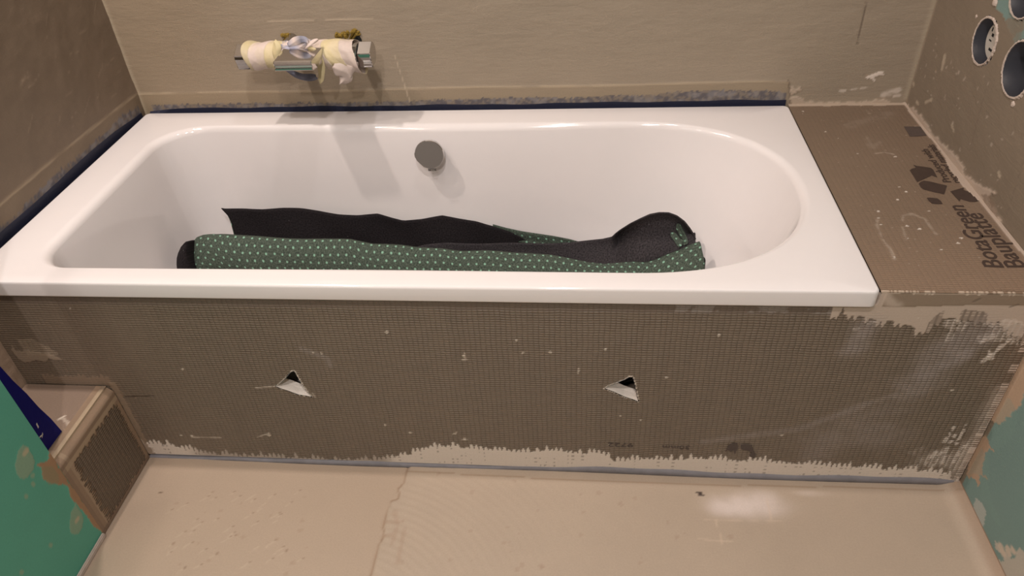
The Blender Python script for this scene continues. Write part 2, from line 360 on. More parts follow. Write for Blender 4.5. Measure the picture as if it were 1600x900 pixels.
# mortar swept up from the ledge joint
rw.lay(rw.poly(yz([(1416, 160), (1428, 172), (1440, 180), (1452, 200), (1470, 222), (1490, 240), (1505, 262), (1518, 280), (1530, 292), (1556, 298), (1562, 303), (1546, 305), (1546, 318), (1556, 330), (1566, 356), (1580, 378), (1600, 400), (1590, 420), (1400, 180)]), .012, 60, 3), (172, 154, 138), h=.0022, rough=.8, trowel=.6)
rw.lay(rw.poly(yz([(1534, 302), (1546, 306), (1552, 320), (1560, 340), (1552, 335), (1540, 318)]), .01, 80)*.8, (128, 110, 94))
for px, py, dx, dy, wd in ((1472, 108, 4, -20, .005), (1427, 130, 1, 4, .004), (1446, 160, 10, -4, .003), (1488, 196, 2, 8, .004), (1432, 160, 3, 3, .003), (1560, 270, 2, 6, .003), (1478, 232, 3, -4, .003)):
    rw.lay(rw.stroke(yz([(px, py), (px+dx, py+dy)]), wd, .5, .9)*.75, (178, 162, 142), h=.001)
for k in range(60):
    a = RS.uniform(.2, .75); z = RS.uniform(.53, .75)
    rw.lay((np.hypot(u-a, v-z) < RS.uniform(.0015, .0035))*.55, (174, 160, 146))
rw.lay(rw.stroke(yz([(1540, 140), (1515, 235)]), .0014, .5, .8)*.4, (108, 92, 80)); rw.lay(rw.stroke(yz([(1600, 250), (1575, 330)]), .0012, .5, .8)*.4, (108, 92, 80))
# lower part: filler over green board next to the apron
rw.lay(rw.poly(yz([(1580, 540), (1600, 520), (1660, 500), (1660, 560), (1600, 620), (1572, 656), (1562, 664), (1548, 655), (1545, 620)]), .012, 50, 4), (178, 150, 126), h=.001, rough=.8)
rw.lay(rw.poly(yz([(1538, 680), (1546, 690), (1556, 716), (1548, 704), (1538, 712), (1536, 738), (1542, 748), (1532, 742), (1530, 762), (1521, 748), (1510, 742), (1516, 705), (1524, 690)]), .01, 60, 5), (172, 144, 120), rough=.8)
rw.lay(rw.poly(yz([(1524, 778), (1536, 788), (1542, 804), (1536, 826), (1526, 818), (1518, 800)]), .006, 60, 6)*.75, (176, 176, 168))
rw.lay(rw.poly(yz([(1556, 846), (1566, 856), (1580, 866), (1574, 870), (1584, 872), (1600, 862), (1640, 850), (1660, 930), (1580, 930), (1566, 893), (1560, 880), (1568, 874)]), .014, 50, 7)*.85, (186, 174, 160))
for px, py in ((1574, 858), (1566, 862), (1582, 858), (1562, 852)): rw.lay(rw.stroke(yz([(px, py), (px+3, py+5)]), .006, .4, .8)*.9, (196, 178, 160))
rw.lay((fbm(u, v, 6, 3, 33) > .55)*(v < .4)*(u < 0)*.25, (122, 150, 140))
rw.lay((v < .016)*(u < .02)*1., (150, 124, 104), rough=.6)
rw.lay(sstep(.010, .004, YB-u)*.45, (166, 150, 132))
rw.h += (fbm(u, v, 24, 3, 23)-.5)*.0018*(v > .5)
for (cy, cz), r in BOXES: rw.hole |= np.hypot(u-cy, v-cz) < r+.001
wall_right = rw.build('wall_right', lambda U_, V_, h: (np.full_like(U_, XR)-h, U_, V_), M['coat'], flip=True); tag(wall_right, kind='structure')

# ---- floor
fl = Surf(np.concatenate([ax(XG-.01, XR+.005, .0045)]), np.concatenate([[-2.6, -1.5, -.7], ax(-.42, .045, .0035)]), (178, 159, 140), .5, 0, .35)
fl.vary(2.0, .05, seed=15); fl.vary(7, .04, seed=16); fl.vary(40, .02, seed=17)
u, v = fl.Uu, fl.Vv
STEP = xy([(640, 728), (634, 740), (630, 756), (622, 764), (624, 772), (621, 780), (611, 783), (605, 802), (600, 818), (599, 832), (600, 838), (593, 850), (588, 868), (584, 884), (578, 904), (560, 960)], 0.)
sx = np.interp(v, [p[1] for p in STEP[::-1]], [p[0] for p in STEP[::-1]])
leftside = u < sx
fl.h += np.where(leftside, 0, .0022)
fl.lay(leftside*.5, (174, 151, 130)); fl.rough = np.where(leftside, .46, .52)
fl.lay(fl.stroke(STEP, .0022, .5, .5)*.75, (150, 124, 102), h=-.002)
ox, oy = un(520, 1000, 2, 0)[:2]; rr = np.hypot(u-ox, (v-oy)*1.0)
fl.h += np.where(leftside, 0, 1)*np.sin(rr*2*math.pi/.017+3*fbm(u, v, 6, 2, 3))*.0002*sstep(1.35, .9, u)
for k in range(90):
    a, b = (RS.uniform(260, 480), RS.uniform(770, 898)) if k < 60 else (RS.uniform(600, 1180), RS.uniform(740, 890))
    x, y = un(a, b, 2, 0)[:2]
    if k < 60 and RS.rand() < .7:
        g = RS.uniform(.006, .016); fl.lay(fl.stroke([(x, y), (x+g, y+g*1.1)], .0014, .6, .6, seed=k)*.4, (196, 176, 156), h=.0009)
        fl.lay((np.hypot(u-x-g, v-y-g*1.1) < .002)*.6, (128, 102, 82), h=-.001)
    else: fl.lay((np.hypot(u-x, (v-y)) < RS.uniform(.002, .006))*.25, (150, 122, 100))
for p in ([(616, 800), (622, 820), (617, 836), (612, 852)], [(633, 826), (628, 850), (622, 880)], [(600, 816), (630, 816)], [(600, 838), (612, 836)]):
    fl.lay(fl.stroke(xy(p, 0), .004, .8, 1.2)*.35, (160, 132, 110))
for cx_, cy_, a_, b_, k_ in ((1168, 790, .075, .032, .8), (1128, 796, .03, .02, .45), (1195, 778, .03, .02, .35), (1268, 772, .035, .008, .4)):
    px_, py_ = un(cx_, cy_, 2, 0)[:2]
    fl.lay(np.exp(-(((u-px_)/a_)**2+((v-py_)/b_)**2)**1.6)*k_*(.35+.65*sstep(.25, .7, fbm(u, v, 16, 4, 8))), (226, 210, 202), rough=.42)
for p in ([(1100, 812), (1220, 816)], [(1118, 812), (1128, 850)], [(1092, 843), (1144, 848)], [(1198, 782), (1204, 812)]):
    fl.lay(fl.stroke(xy(p, 0), .0015, .5, .6)*.35, (214, 190, 168))
# low swelling of screed along the walls
edge = np.minimum(.045-v, XR-u)
fl.h += sstep(.045, .0, XR-u)*.012+sstep(.07, .03, .045-v)*.0*u
fl.lay(sstep(.028, .012, XR-u)*.5, (150, 122, 100)); fl.lay((np.abs(v+.012+.004*np.sin(u*6)) < .0016)*(u > .8)*.5, (146, 118, 92))
x, y = un(1092, 773, 2, 0)[:2]
for a, b in ((0, 0), (.004, .003), (-.003, .004), (.006, -.003)): fl.lay((np.hypot(u-x-a, v-y-b) < .0035)*.9, (52, 36, 34), h=.001)
x, y = un(248, 770, 2, 0)[:2]; fl.lay(fl.stroke([(x, y), (x+.006, y+.002)], .002, .4, .3)*.8, (90, 66, 52))
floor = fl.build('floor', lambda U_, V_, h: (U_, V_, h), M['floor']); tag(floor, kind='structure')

# ---- unseen rest of the room, closed so the light bounces
WALLC = plain('painted_wall', (140, 124, 108), .7); CEIL = plain('white_ceiling', (196, 188, 180), .8)
tag(box('ceiling', (-.1, -2.7, 2.45), (2.1, .9, 2.5), CEIL), kind='structure')
tag(box('wall_front', (-.1, -2.7, 0), (2.1, -2.62, 2.45), WALLC), kind='structure')
tag(box('wall_left_rear', (XL-.06, -2.62, 0), (XL-.001, -.243, 2.45), WALLC), kind='structure')
tag(box('floor_left', (XL, -2.6, -.04), (XG-.02, YB, -.004), WALLC), kind='structure')
tag(box('floor_under', (XG-.02, .046, -.04), (XR, YB, -.004), WALLC), kind='structure')

# ---- green half wall on the left
gw = Surf(np.concatenate([[-2.0, -1.0, -.6], ax(-.42, YG, .0025)]), np.concatenate([ax(0, .62, .003), [.85, 1.0]]), (84, 158, 136), .6, 0, 0)
gw.vary(3, .05, seed=31); gw.vary(25, .03, seed=32)
u, v = gw.Uu, gw.Vv
gy = lambda p: [(q[1], q[2]) for q in U(p, 0, XG)]
gw.lay(gw.poly(gy([(78, 704), (88, 722), (100, 742), (120, 768), (140, 795), (168, 826), (168, 840), (152, 828), (140, 815), (128, 796), (112, 776), (108, 764), (98, 756), (80, 757), (68, 748), (66, 735), (58, 724), (70, 722), (76, 716)]), .006, 60, 8), (158, 124, 94), rough=.75, h=.0008)
gw.lay(gw.poly(gy([(64, 728), (80, 730), (92, 742), (92, 756), (76, 756), (68, 746)]), .004, 60, 9)*.45, (128, 134, 104))
for c in ([(36, 694), (46, 702), (54, 718), (52, 732), (44, 744), (34, 748), (25, 736), (24, 722), (28, 706)], [(118, 788), (126, 800), (130, 815), (128, 826), (119, 836), (110, 832), (108, 818), (111, 800)]):
    gw.lay(gw.poly(gy(c), .004, 60, 10)*.8, (138, 158, 132), rough=.8, h=.0006)
for px, py in ((40, 706), (120, 812)): 
    x, y = gy([(px, py)])[0]; gw.lay(gw.stroke([(x-.003, y), (x+.003, y)], .005, .5, .5)*.7, (190, 170, 140))
for px, py in ((50, 742), (51, 756), (40, 775), (78, 851), (33, 894)): 
    x, y = gy([(px, py)])[0]; gw.lay(gw.stroke([(x, y), (x+.001, y-.004)], .003, .5, .8)*.6, (150, 160, 130))
half = gw.build('wall_half_left', lambda U_, V_, h: (np.full_like(U_, XG)+h, U_, V_), M['green'], thick=.03); tag(half, kind='structure')
tag(box('trim_2', (XG+.0, -.40, 0), (XG+.007, YG-.004, .012), M['plasterlip'], bevel=.002), kind='structure')

# ------------------------------------------------------------------ bathtub
def rounded_rect(x0, x1, y0, y1, r, n=10):
    out = []
    for cx, cy, a in ((x1-r, y0+r, -90), (x1-r, y1-r, 0), (x0+r, y1-r, 90), (x0+r, y0+r, 180)):
        out += [(cx+r*math.cos(math.radians(a+90*i/n)), cy+r*math.sin(math.radians(a+90*i/n))) for i in range(n+1)]
    return out
def inner_outline():
    p = []
    x0, yf, yk = .094, .050, .672; xs, cy = 1.28, (.050+.672)/2; a, b = .372, (.672-.050)/2
    p += [(x, yf) for x in np.linspace(.20, xs, 14)]
    for t in np.linspace(-90, 90, 60)[1:-1]:
        c, s_ = math.cos(math.radians(t)), math.sin(math.radians(t))
        p.append((xs+a*abs(c)**.86, cy+b*math.copysign(abs(s_)**.92, s_)))
    p += [(x, yk) for x in np.linspace(xs, .24, 14)]
    for t in np.linspace(90, 180, 12)[1:]: p.append((x0+.13+.13*math.cos(math.radians(t)), yk-.115+.115*math.sin(math.radians(t))))
    for t in np.linspace(180, 270, 12): p.append((x0+.085+.085*math.cos(math.radians(t)), yf+.085+.085*math.sin(math.radians(t))))
    return p
def radial(poly, th, c):
    P = np.array(poly+[poly[0]])-c; out = np.zeros(len(th))
    for i, t in enumerate(th):
        d = np.array([math.cos(t), math.sin(t)]); nrm = np.array([-d[1], d[0]])
        s_ = P@nrm; f = P@d; best = 0
        for k in range(len(P)-1):
            if (s_[k] <= 0) != (s_[k+1] <= 0):
                q = s_[k]/(s_[k]-s_[k+1]); r = f[k]+q*(f[k+1]-f[k]); best = max(best, r)
        out[i] = best
    return out
c0 = np.array([.84, .362])
outer = rounded_rect(0, L, 0, W, .012, 6); inner = inner_outline()
def resamp(P, n):
    P = np.array(P+[P[0]]); s_ = np.r_[0, np.cumsum(np.hypot(*np.diff(P, axis=0).T))]
    t = np.linspace(0, s_[-1], n, endpoint=False); return np.stack([np.interp(t, s_, P[:, 0]), np.interp(t, s_, P[:, 1])], 1)
A = np.concatenate([resamp(outer, 150), resamp(inner, 260), np.array(outer)])-c0
th = np.unique(np.round(np.arctan2(A[:, 1], A[:, 0]), 4)); n = len(th)
ro = radial(outer, th, c0); ri = radial(inner, th, c0); D = np.stack([np.cos(th), np.sin(th)], 1)
pin = c0+D*ri[:, None]
wx = sstep(1.0, 1.62, pin[:, 0])                       # 0 at the straight end, 1 at the sloping back rest
slant = (.034*(1-wx)+.13*wx); cw = (.095*(1-wx)+.22*wx)
rows = []
rows.append((ro-.004, np.full(n, H-.006))); rows.append((ro-.004, np.full(n, H-.034))); rows.append((ro-.001, np.full(n, H-.0345)))
rows.append((ro, np.full(n, H-.032))); rows.append((ro, np.full(n, H-.006)))
for a in (20, 45, 70, 90): rows.append((ro-.0055*(1-math.cos(math.radians(a))), H-.0055+.0055*math.sin(math.radians(a))+np.zeros(n)))
R = .020
rows.append((ro*.5+(ri+R*.3)*.5, np.full(n, H-.0008)))
for a in np.linspace(0, 82, 11):
    a = math.radians(a); rows.append((ri+R*.25-R*math.sin(a), H-.0012-R*(1-math.cos(a))+np.zeros(n)))
z0 = H-.0012-R*(1-math.cos(math.radians(82))); r0 = ri+R*.25-R*math.sin(math.radians(82)); zb = .108
for f in np.linspace(0, math.pi/2, 26)[1:]:
    tz = math.sin(f)**.62; rows.append((r0-slant*tz-cw*(1-max(math.cos(f), 0)**.62), z0-(z0-zb)*tz+np.zeros(n)))
rl = rows[-1][0]
rows.append((rl*.03, np.full(n, zb-.002)))
V = []; F = []
rows.append((rl*.03, np.full(n, zb-.006)))                # underside of the pressed steel
for r, z in rows[-3:9:-1]: rows.append((r+.0035, z-.0035))
rows[-1] = (rows[-1][0]+.004, np.full(n, H-.0055))
m_ = len(rows)
for r, z in rows: V += [(c0[0]+d[0]*a, c0[1]+d[1]*a, b) for d, a, b in zip(D, r, z)]
for k in range(m_):
    k2 = (k+1) % m_
    for i in range(n):
        j = (i+1) % n; F.append((k*n+i, k*n+j, k2*n+j, k2*n+i))
tub = pymesh('bathtub', V, F, M['enamel'], sm=True)
tag(tub, 'white enamelled built-in bathtub with rounded right end behind the brown apron board', 'bathtub')
# overflow rosette on the rear wall of the tub
ov = un(672, 239, 1, .627)
def lathe(prof, seg=48):
    V, F = [], []
    for r, z in prof: V += [(r*math.cos(2*math.pi*i/seg), r*math.sin(2*math.pi*i/seg), z) for i in range(seg)]
    for k in range(len(prof)-1):
        F += [(k*seg+i, k*seg+(i+1) % seg, (k+1)*seg+(i+1) % seg, (k+1)*seg+i) for i in range(seg)]
    V += [(0, 0, prof[0][1]), (0, 0, prof[-1][1])]; a = len(V)-2
    F += [(i, (i+1) % seg, a) for i in range(seg)]; o = (len(prof)-1)*seg; F += [(o+(i+1) % seg, o+i, a+1) for i in range(seg)]
    return V, F
def place(V, org, zdir, xdir=(1, 0, 0)):
    z = np.array(zdir, float); z /= np.linalg.norm(z); x = np.array(xdir, float); x -= z*(x@z); x /= np.linalg.norm(x); y = np.cross(z, x)
    return [np.array(org)+x*a+y*b+z*c for a, b, c in V]
nrm = (0, -1, .12)
V, F = lathe([(.030, -.014), (.030, .006)]); pymesh('overflow_neck', place(V, ov, nrm), F, M['chrome'], tub, True)
V, F = lathe([(.0355, .004), (.0375, .006), (.0375, .012), (.0365, .0135)], 72)
def notch(a, b, c):
    t = math.degrees(math.atan2(b, a)); r = math.hypot(a, b)
    k = 1
    if -160 < t < -115: k = .955/max(.955, math.cos(math.radians(t+137.5)))  # flattened grip edge
    if 172 < t or t < -168: k = 1.03
    return a*k, b*k, c
knob = pymesh('overflow_knob', place([notch(*p) for p in V], ov, nrm), F, M['chrome'], tub)
V, F = lathe([(.0362, .0134), (.0360, .0142)], 72); disc = pymesh('face_disc', place([notch(*p) for p in V], ov, nrm), F, M['grey_disc'], knob)
knob['label'] = 'satin grey overflow knob with chrome edge'
def text(name, body, size, org, xdir, ydir, mat, parent, length=None, ext=.0003, bold=0):
    cu = bpy.data.curves.new(name, 'FONT'); cu.body = body; cu.size = size; cu.extrude = ext; cu.offset = bold
    ob = bpy.data.objects.new(name, cu); C.objects.link(ob); dg = bpy.context.evaluated_depsgraph_get()
    me = bpy.data.meshes.new_from_object(ob.evaluated_get(dg)); bpy.data.objects.remove(ob); bpy.data.curves.remove(cu)
    x = Vector(xdir).normalized(); y = Vector(ydir).normalized(); z = x.cross(y)
    co = np.array([v.co[:] for v in me.vertices]); k = length/(co[:, 0].max()) if length else 1
    me.transform(Matrix.Diagonal((k, 1, 1, 1)))
    me.transform(Matrix(((x[0], y[0], z[0], org[0]), (x[1], y[1], z[1], org[1]), (x[2], y[2], z[2], org[2]), (0, 0, 0, 1))))
    me.materials.clear(); setmat(me, mat); me.name = name
    return link(name, me, parent)
tp = un(669.2, 267.0, 1, .606); text('maker_lettering', 'BETTE', .0085, tp, (1, 0, 0), (0, .12, 1), M['black'], tub, .021, bold=.0002)

# ------------------------------------------------------------------ front apron board
PU, PV = .0103, .0060
ap = Surf(ax(XL, XR-.002, .0021), ax(.012, ZL-.0019, .0021), BOARD, .5, 1, 0)
ap.vary(2, .07, seed=51); ap.vary(20, .05, seed=52, sx=3, sy=.15); ap.vary(60, .03, seed=53)
u, v = ap.Uu, ap.Vv
ap.weave *= .55+.45*sstep(.25, .5, u)
# rim's shadow band on the board below the lip, put into the colour
ap.lay((v > .4655)*(u < 1.7)*(fbm(u, v, 10, 3, 2)*.7+.2), (110, 96, 86), weave=.4)
ap.lay((v > .467)*(v < .49)*(u > 1.34)*(u < 1.63)*(fbm(u, v, 40, 3, 3) > .48)*.6, (150, 140, 132))
bot = xz([(236, 692), (260, 694), (300, 702), (330, 709), (400, 712), (470, 715), (530, 719), (600, 716), (640, 709), (665, 699), (690, 697), (730, 699), (780, 705), (830, 707), (870, 706), (900, 709), (940, 712), (960, 721), (1000, 720), (1060, 720), (1100, 719), (1200, 723), (1300, 730), (1370, 734), (1430, 737), (1460, 738), (1478, 742), (1490, 754), (1500, 757)])
zb_ = np.interp(u, [p[0] for p in bot], [p[1] for p in bot])
th_ = teeth(u, PU, 3)*.024+teeth(u, PU*.5, 9)*.006
sparse = sstep(.27, .33, u)*sstep(.78, .74, u)
mb = (v < zb_+.006*sstep(.8, 1.2, u)-.004+th_) & (u > XG)
ap.lay(mb*1., MORT, h=.0014, rough=.8, weave=.12)
ap.lay(mb*sparse*.55, (120, 102, 88))
ap.lay(mb*(teeth(u+.005, PU, 5) > .5)*(fbm(u, v, 60, 2, 8) > .5)*(np.abs((v/.012) % 1-.5) < .22)*.5, (110, 96, 84))
# mortar at the top right corner
top = xz([(1296, 500), (1306, 498), (1311, 492), (1313, 489), (1318, 480), (1322, 494), (1330, 492), (1345, 497), (1358, 500), (1375, 505), (1392, 504), (1405, 509), (1420, 512), (1430, 518), (1444, 522), (1452, 514), (1462, 506), (1472, 501), (1490, 501), (1510, 504), (1530, 507), (1552, 506), (1562, 502), (1566, 516), (1580, 524), (1592, 530), (1604, 536), (1650, 540)])
zt_ = np.interp(u, [p[0] for p in top], [p[1] for p in top], left=9)
mt = (v > zt_-teeth(u, PU, 11)*.022+.006) & (u > 1.60)
ap.lay(mt*1., (186, 168, 152), h=.0016, rough=.8, weave=.06)
edgez = .4905+.004*np.sin(u*14)+.004*(fbm(u, v, 15, 3, 4)-.5)
ap.lay((v > edgez)*(u > 1.712)*1., (140, 122, 104), h=.001, rough=.65, weave=0)
ap.lay((v > ZL-.0025-.003*teeth(u, PU*.6, 6))*(u > 1.705)*(fbm(u, v*.1, 30, 2, 6) > .3), (206, 188, 170), weave=0)
ap.lay(ap.stroke(xz([(1378, 458), (1400, 478)]), .010, .6, .6)*.8, (186, 168, 152), weave=0)
for a, b in (((1520, 470), (1530, 466)), ((1578, 479), (1590, 475))): ap.lay(ap.stroke(xz([a, b]), .002, .5, .5)*.6, (96, 82, 70), h=-.001)
gap = mt & (v < zt_+.03) & (u > 1.80)
ap.lay(mesh_threads(ap, gap*(fbm(u, v, 26, 2, 44) > .46), PU, PV, .0024)*.7, (92, 78, 66))
# threads showing through mortar along the right edge
rt = sstep(XR-.045, XR-.008, u+.03*(fbm(u, v, 20, 3, 6)-.5))
ap.lay(mesh_threads(ap, rt*(v < .30), PU*.8, PV, .003)*.8, (190, 174, 160), h=.001)
ap.lay(((u > XR-.016)*(teeth(v, PV, 4) > .25))*1., (196, 180, 166), h=.0008, weave=.2)
for a, b in (((1476, 690), (1490, 668)), ((1484, 692), (1500, 668)), ((1494, 694), (1510, 664)), ((1446, 728), (1462, 706)), ((1456, 730), (1470, 708)), ((1470, 728), (1480, 700)), ((1490, 722), (1512, 690))):
    m_ = ap.stroke(xz([a, b]), .0035, .4, 1.0); ap.lay(m_*(fbm(u, v, 120, 2, 5) > .42)*.85, MORT, h=.001)
ap.lay(mesh_threads(ap, ap.stroke(xz([(1450, 720), (1520, 712)]), .03, .6, .8), PU, PV, .002)*.6, MORT)
ap.lay(mesh_threads(ap, ap.poly(xz([(1320, 500), (1600, 505), (1598, 540), (1560, 530), (1460, 530), (1400, 526), (1320, 512)]), .02, 40)*(fbm(u, v, 30, 2, 7) > .52), PU, PV, .002)*.6, MORT, h=.0006)
for a, b in (((1536, 565), (1580, 530)), ((1545, 548), (1549, 560)), ((1532, 535), (1550, 526))):
    ap.lay(ap.stroke(xz([a, b]), .004, .4, 1.1)*.8, MORT, h=.0012)
# wiped haze of thin slurry
for pts, wd, st in (([(1424, 605), (1450, 580), (1480, 545), (1525, 522)], .030, .42), ([(1480, 570), (1510, 555)], .012, .35), ([(1335, 545), (1345, 520), (1358, 505)], .020, .38), ([(1290, 700), (1340, 680), (1390, 680)], .036, .22), ([(1100, 690), (1250, 670), (1400, 615)], .008, .25), ([(1270, 695), (1330, 655), (1400, 640)], .03, .16), ([(470, 545), (512, 560), (516, 572)], .006, .25)):
    m_ = ap.stroke(xz(pts), wd, .9, .7, 30); ap.lay(m_*st*(.5+fbm(u, v, 50, 3, 9)), (168, 156, 152), weave=.7, rough=.6)
for px, py in ((725, 556), (904, 579), (604, 519), (602, 664), (712, 677), (726, 686), (817, 551), (860, 550), (946, 546), (807, 532), (970, 650), (1001, 656), (1041, 590), (110, 482), (490, 551), (502, 552), (285, 577), (1487, 610), (641, 676), (283, 680), (420, 680), (952, 695), (1222, 680), (300, 681), (1123, 524)):
    x, z = xz([(px, py)])[0]; ap.lay((np.hypot(u-x, v-z) < RS.uniform(.0022, .0045))*.9, (206, 192, 176), h=.001)
for p in ([(722, 562), (729, 562)], [(726, 551), (727, 561)], [(904, 575), (903, 584)], [(707, 679), (714, 675)], [(722, 687), (730, 687)], [(400, 606), (430, 604)], [(488, 614), (492, 620)], [(300, 683), (345, 684)], [(402, 683), (420, 677)]):
    ap.lay(ap.stroke(xz(p), .0018, .4, .7)*.75, (196, 180, 164), h=.0008)
ap.lay(ap.stroke(xz([(196, 620), (240, 619)]), .0014, .3, .3)*.8, (66, 52, 42), h=-.001)
# niche end: smears and a mortar bead over the boxing
ap.lay(ap.poly(xz([(14, 538), (26, 547), (42, 548), (62, 549), (84, 554), (98, 563), (86, 563), (70, 562), (55, 566), (40, 567), (28, 560)]), .01, 50, 6)*.9, (158, 140, 122), h=.001, weave=.1)
ap.lay(mesh_threads(ap, ap.poly(xz([(20, 525), (44, 530), (80, 545), (90, 560), (40, 552)]), .014, 40), PU, PV, .0026)*.6, (170, 152, 132))
ap.lay((v < .262+teeth(u, PU, 21)*.012)*(v > ZB)*(u > .03)*(u < XG+.005)*.85, (140, 120, 102), h=.0012, weave=.1)
ap.lay(((np.abs(u-XG-.004-.004*fbm(u, v, 30, 2)) < .006+.012*teeth(v, PV, 6))*(v < ZB+.01))*.85, (146, 126, 106), h=.001, weave=.1)
TRI = [([(431, 603), (437, 600), (444, 594), (449, 588), (453, 583), (457, 580), (460, 580), (464, 587), (469, 596), (475, 605), (481, 614), (487, 619.5), (478, 618), (466, 616), (450, 610), (440, 607)]),
       ([(945, 606.5), (951, 603), (958, 600), (966, 597), (976, 593), (984, 588.5), (988, 589), (991, 598), (994, 614), (997, 627), (990, 624), (975, 619), (960, 612)])]
for T in TRI:
    P = xz(T); ap.lay((dline(u, v, P+[P[0]]) < .0032)*(fbm(u, v, 160, 2, 3) > .38)*1., (206, 192, 178), h=.0012, weave=0)
    ap.hole |= inpoly(u, v, P)
apron = ap.build('apron_board', lambda U_, V_, h: (U_, np.full_like(U_, YP)-h, np.minimum(np.where(h < -.01, np.minimum(V_, ZL-.022), V_), np.where(U_ < 1.7035, .4915, 9.))), M['board'], thick=.026)
tag(apron, 'brown mesh-faced board panel closing the front below the tub, two torn triangular holes', 'board')
for T in TRI:   # cut foam core seen inside each hole
    P = xz(T); k = len(P)
    lo = np.argmin([p[1] for p in P])
    V = [(x, YP-.0004, z) for x, z in P]+[(x, YP+.016, z+.001) for x, z in P]+[(x, YP+.0265, z+.004) for x, z in P]
    pymesh('foam_core', V, [(i, (i+1) % k, k+(i+1) % k, k+i) for i in range(k)]+[(k+i, k+(i+1) % k, 2*k+(i+1) % k, 2*k+i) for i in range(k)], M['xps'], apron)
def flat(name, pts3, nrm, m, parent, t=.0004):
    n_ = np.array(nrm, float); k = len(pts3)
    V = [np.array(p)+n_*t for p in pts3]+[np.array(p)-n_*t*.5 for p in pts3]
    return pymesh(name, V, [tuple(range(k))]+[tuple(range(2*k-1, k-1, -1))]+[(i, (i+1) % k, k+(i+1) % k, k+i) for i in range(k)], m, parent)
P0 = un(1079, 697.0, 1, YP-.001); text('printed_lettering', '30mm', .0165, P0, (-1, 0, 0), (0, 0, -1), M['printsoft'], apron, .058)
P0 = un(990, 693.5, 1, YP-.001); text('printed_lettering', '9722', .0165, P0, (-1, 0, 0), (0, 0, -1), M['printsoft'], apron, .054)
for pts in ([(1133, 706), (1138, 697), (1144, 693), (1152, 692), (1153, 700), (1150, 705), (1148, 710), (1146, 703), (1142, 706), (1137, 703)],
            [(1157, 695), (1165, 694), (1174, 695), (1177, 703), (1181, 711), (1178, 716), (1171, 713), (1174, 706), (1168, 704), (1158, 702)]):
    flat('printed_arrow', U(pts, 1, YP-.0016), (0, -1, 0), M['printsoft'], apron)
# dark space behind the board is closed by the tub and walls; edge strip between floor and board
us = ax(XG, XR-.012, .02); V, F = [], []
for i, x in enumerate(us):
    hz = .001+.007*sstep(.25, .5, x)+.009*sstep(.8, 1.3, x)+.003*math.sin(x*11)*sstep(.3, .6, x)+.0015*math.sin(x*37)
    V += [(x, .020, -.004), (x, YP-.006+.002*math.sin(x*7), -.002), (x, YP-.003, hz), (x, .020, hz+.004)]
for i in range(len(us)-1): F += [(i*4+k, i*4+4+k, i*4+5+k, i*4+1+k) for k in range(3)]
tag(pymesh('trim_1', V, F, M['bluefoam'], sm=True), kind='structure')

# ------------------------------------------------------------------ ledge board at the right
lb = Surf(ax(L+.004, XR-.001, .0024), ax(YP-.0022, YB-.001, .0026), (126, 107, 90), .36, .3, 0)
lb.vary(3, .07, seed=61); lb.vary(40, .03, seed=62)
u, v = lb.Uu, lb.Vv
lb.lay(sstep(.45, .77, v)*.45, (108, 90, 74)); lb.lay(sstep(.25, .0, v)*.35, (146, 120, 100))
lb.lay((v < YP+.0005+.003*fbm(u, v, 30, 3, 3))*(teeth(u, PU*.6, 6)*.8+.35 > .5)*.85, (206, 186, 166), h=.0016, rough=.8)
lb.lay(lb.stroke([(L+.2, .017), (XR, .008)], .003, .4, .8)*.6, (110, 90, 74), h=-.0005)
jx = xy([(1416, 165), (1424, 178), (1440, 196), (1452, 216), (1462, 236), (1480, 262), (1496, 288), (1512, 306), (1522, 322), (1540, 348), (1560, 380), (1580, 402), (1600, 425)])
wj = .003+.010*fbm(u, v, 18, 3, 9)+.010*sstep(.52, .42, v)*sstep(.28, .36, v)
lb.lay((u > XR-wj)*(v > .08)*1., (176, 158, 142), h=.0014, rough=.8, weave=0)
lb.lay((v > YB-.010-.006*fbm(u, v, 25, 2))*1., (178, 160, 142), h=.002, weave=0)
for p, wd, st in (([(1368, 240), (1382, 238), (1396, 241)], .002, .8), ([(1352, 172), (1358, 177)], .0035, .9), ([(1372, 340), (1370, 352), (1380, 375), (1392, 390), (1398, 405)], .0022, .55), ([(1410, 345), (1412, 336), (1425, 334), (1445, 342), (1462, 365)], .0026, .45), ([(1416, 374), (1410, 355)], .002, .45), ([(1355, 215), (1362, 230), (1375, 222)], .006, .22), ([(1330, 196), (1390, 178)], .012, .14)):
    lb.lay(lb.stroke(xy(p), wd, .8, 1.1)*st*.65*sstep(.3, .6, fbm(u, v, 90, 3, 7)+.1), (196, 180, 164), h=.0004)
for px, py in ((1437, 358), (1417, 353), (1418, 373), (1397, 402), (1376, 351), (1373, 341), (1399, 245), (1402, 312), (1416, 300), (1255, 174), (1470, 390), (1502, 372), (1497, 380), (1452, 330), (1372, 330), (1340, 240), (1310, 216), (1290, 206), (1405, 292)):
    x, y = xy([(px, py)])[0]; lb.lay((np.hypot(u-x, v-y) < RS.uniform(.0016, .0032))*.9, (220, 208, 196), h=.0008)
for k in range(70):
    a, b = RS.uniform(L+.02, XR-.01), RS.uniform(.05, .76); lb.lay((np.hypot(u-a, v-b) < .0014)*.5, (186, 170, 154))
ledge = lb.build('ledge_board', lambda U_, V_, h: (U_, V_, np.full_like(U_, ZL)+h), M['board'], thick=.0016)
tag(ledge, 'brown printed board ledge at the rounded end of the tub, recycling arrows on top', 'board')
ZT = ZL+.0007
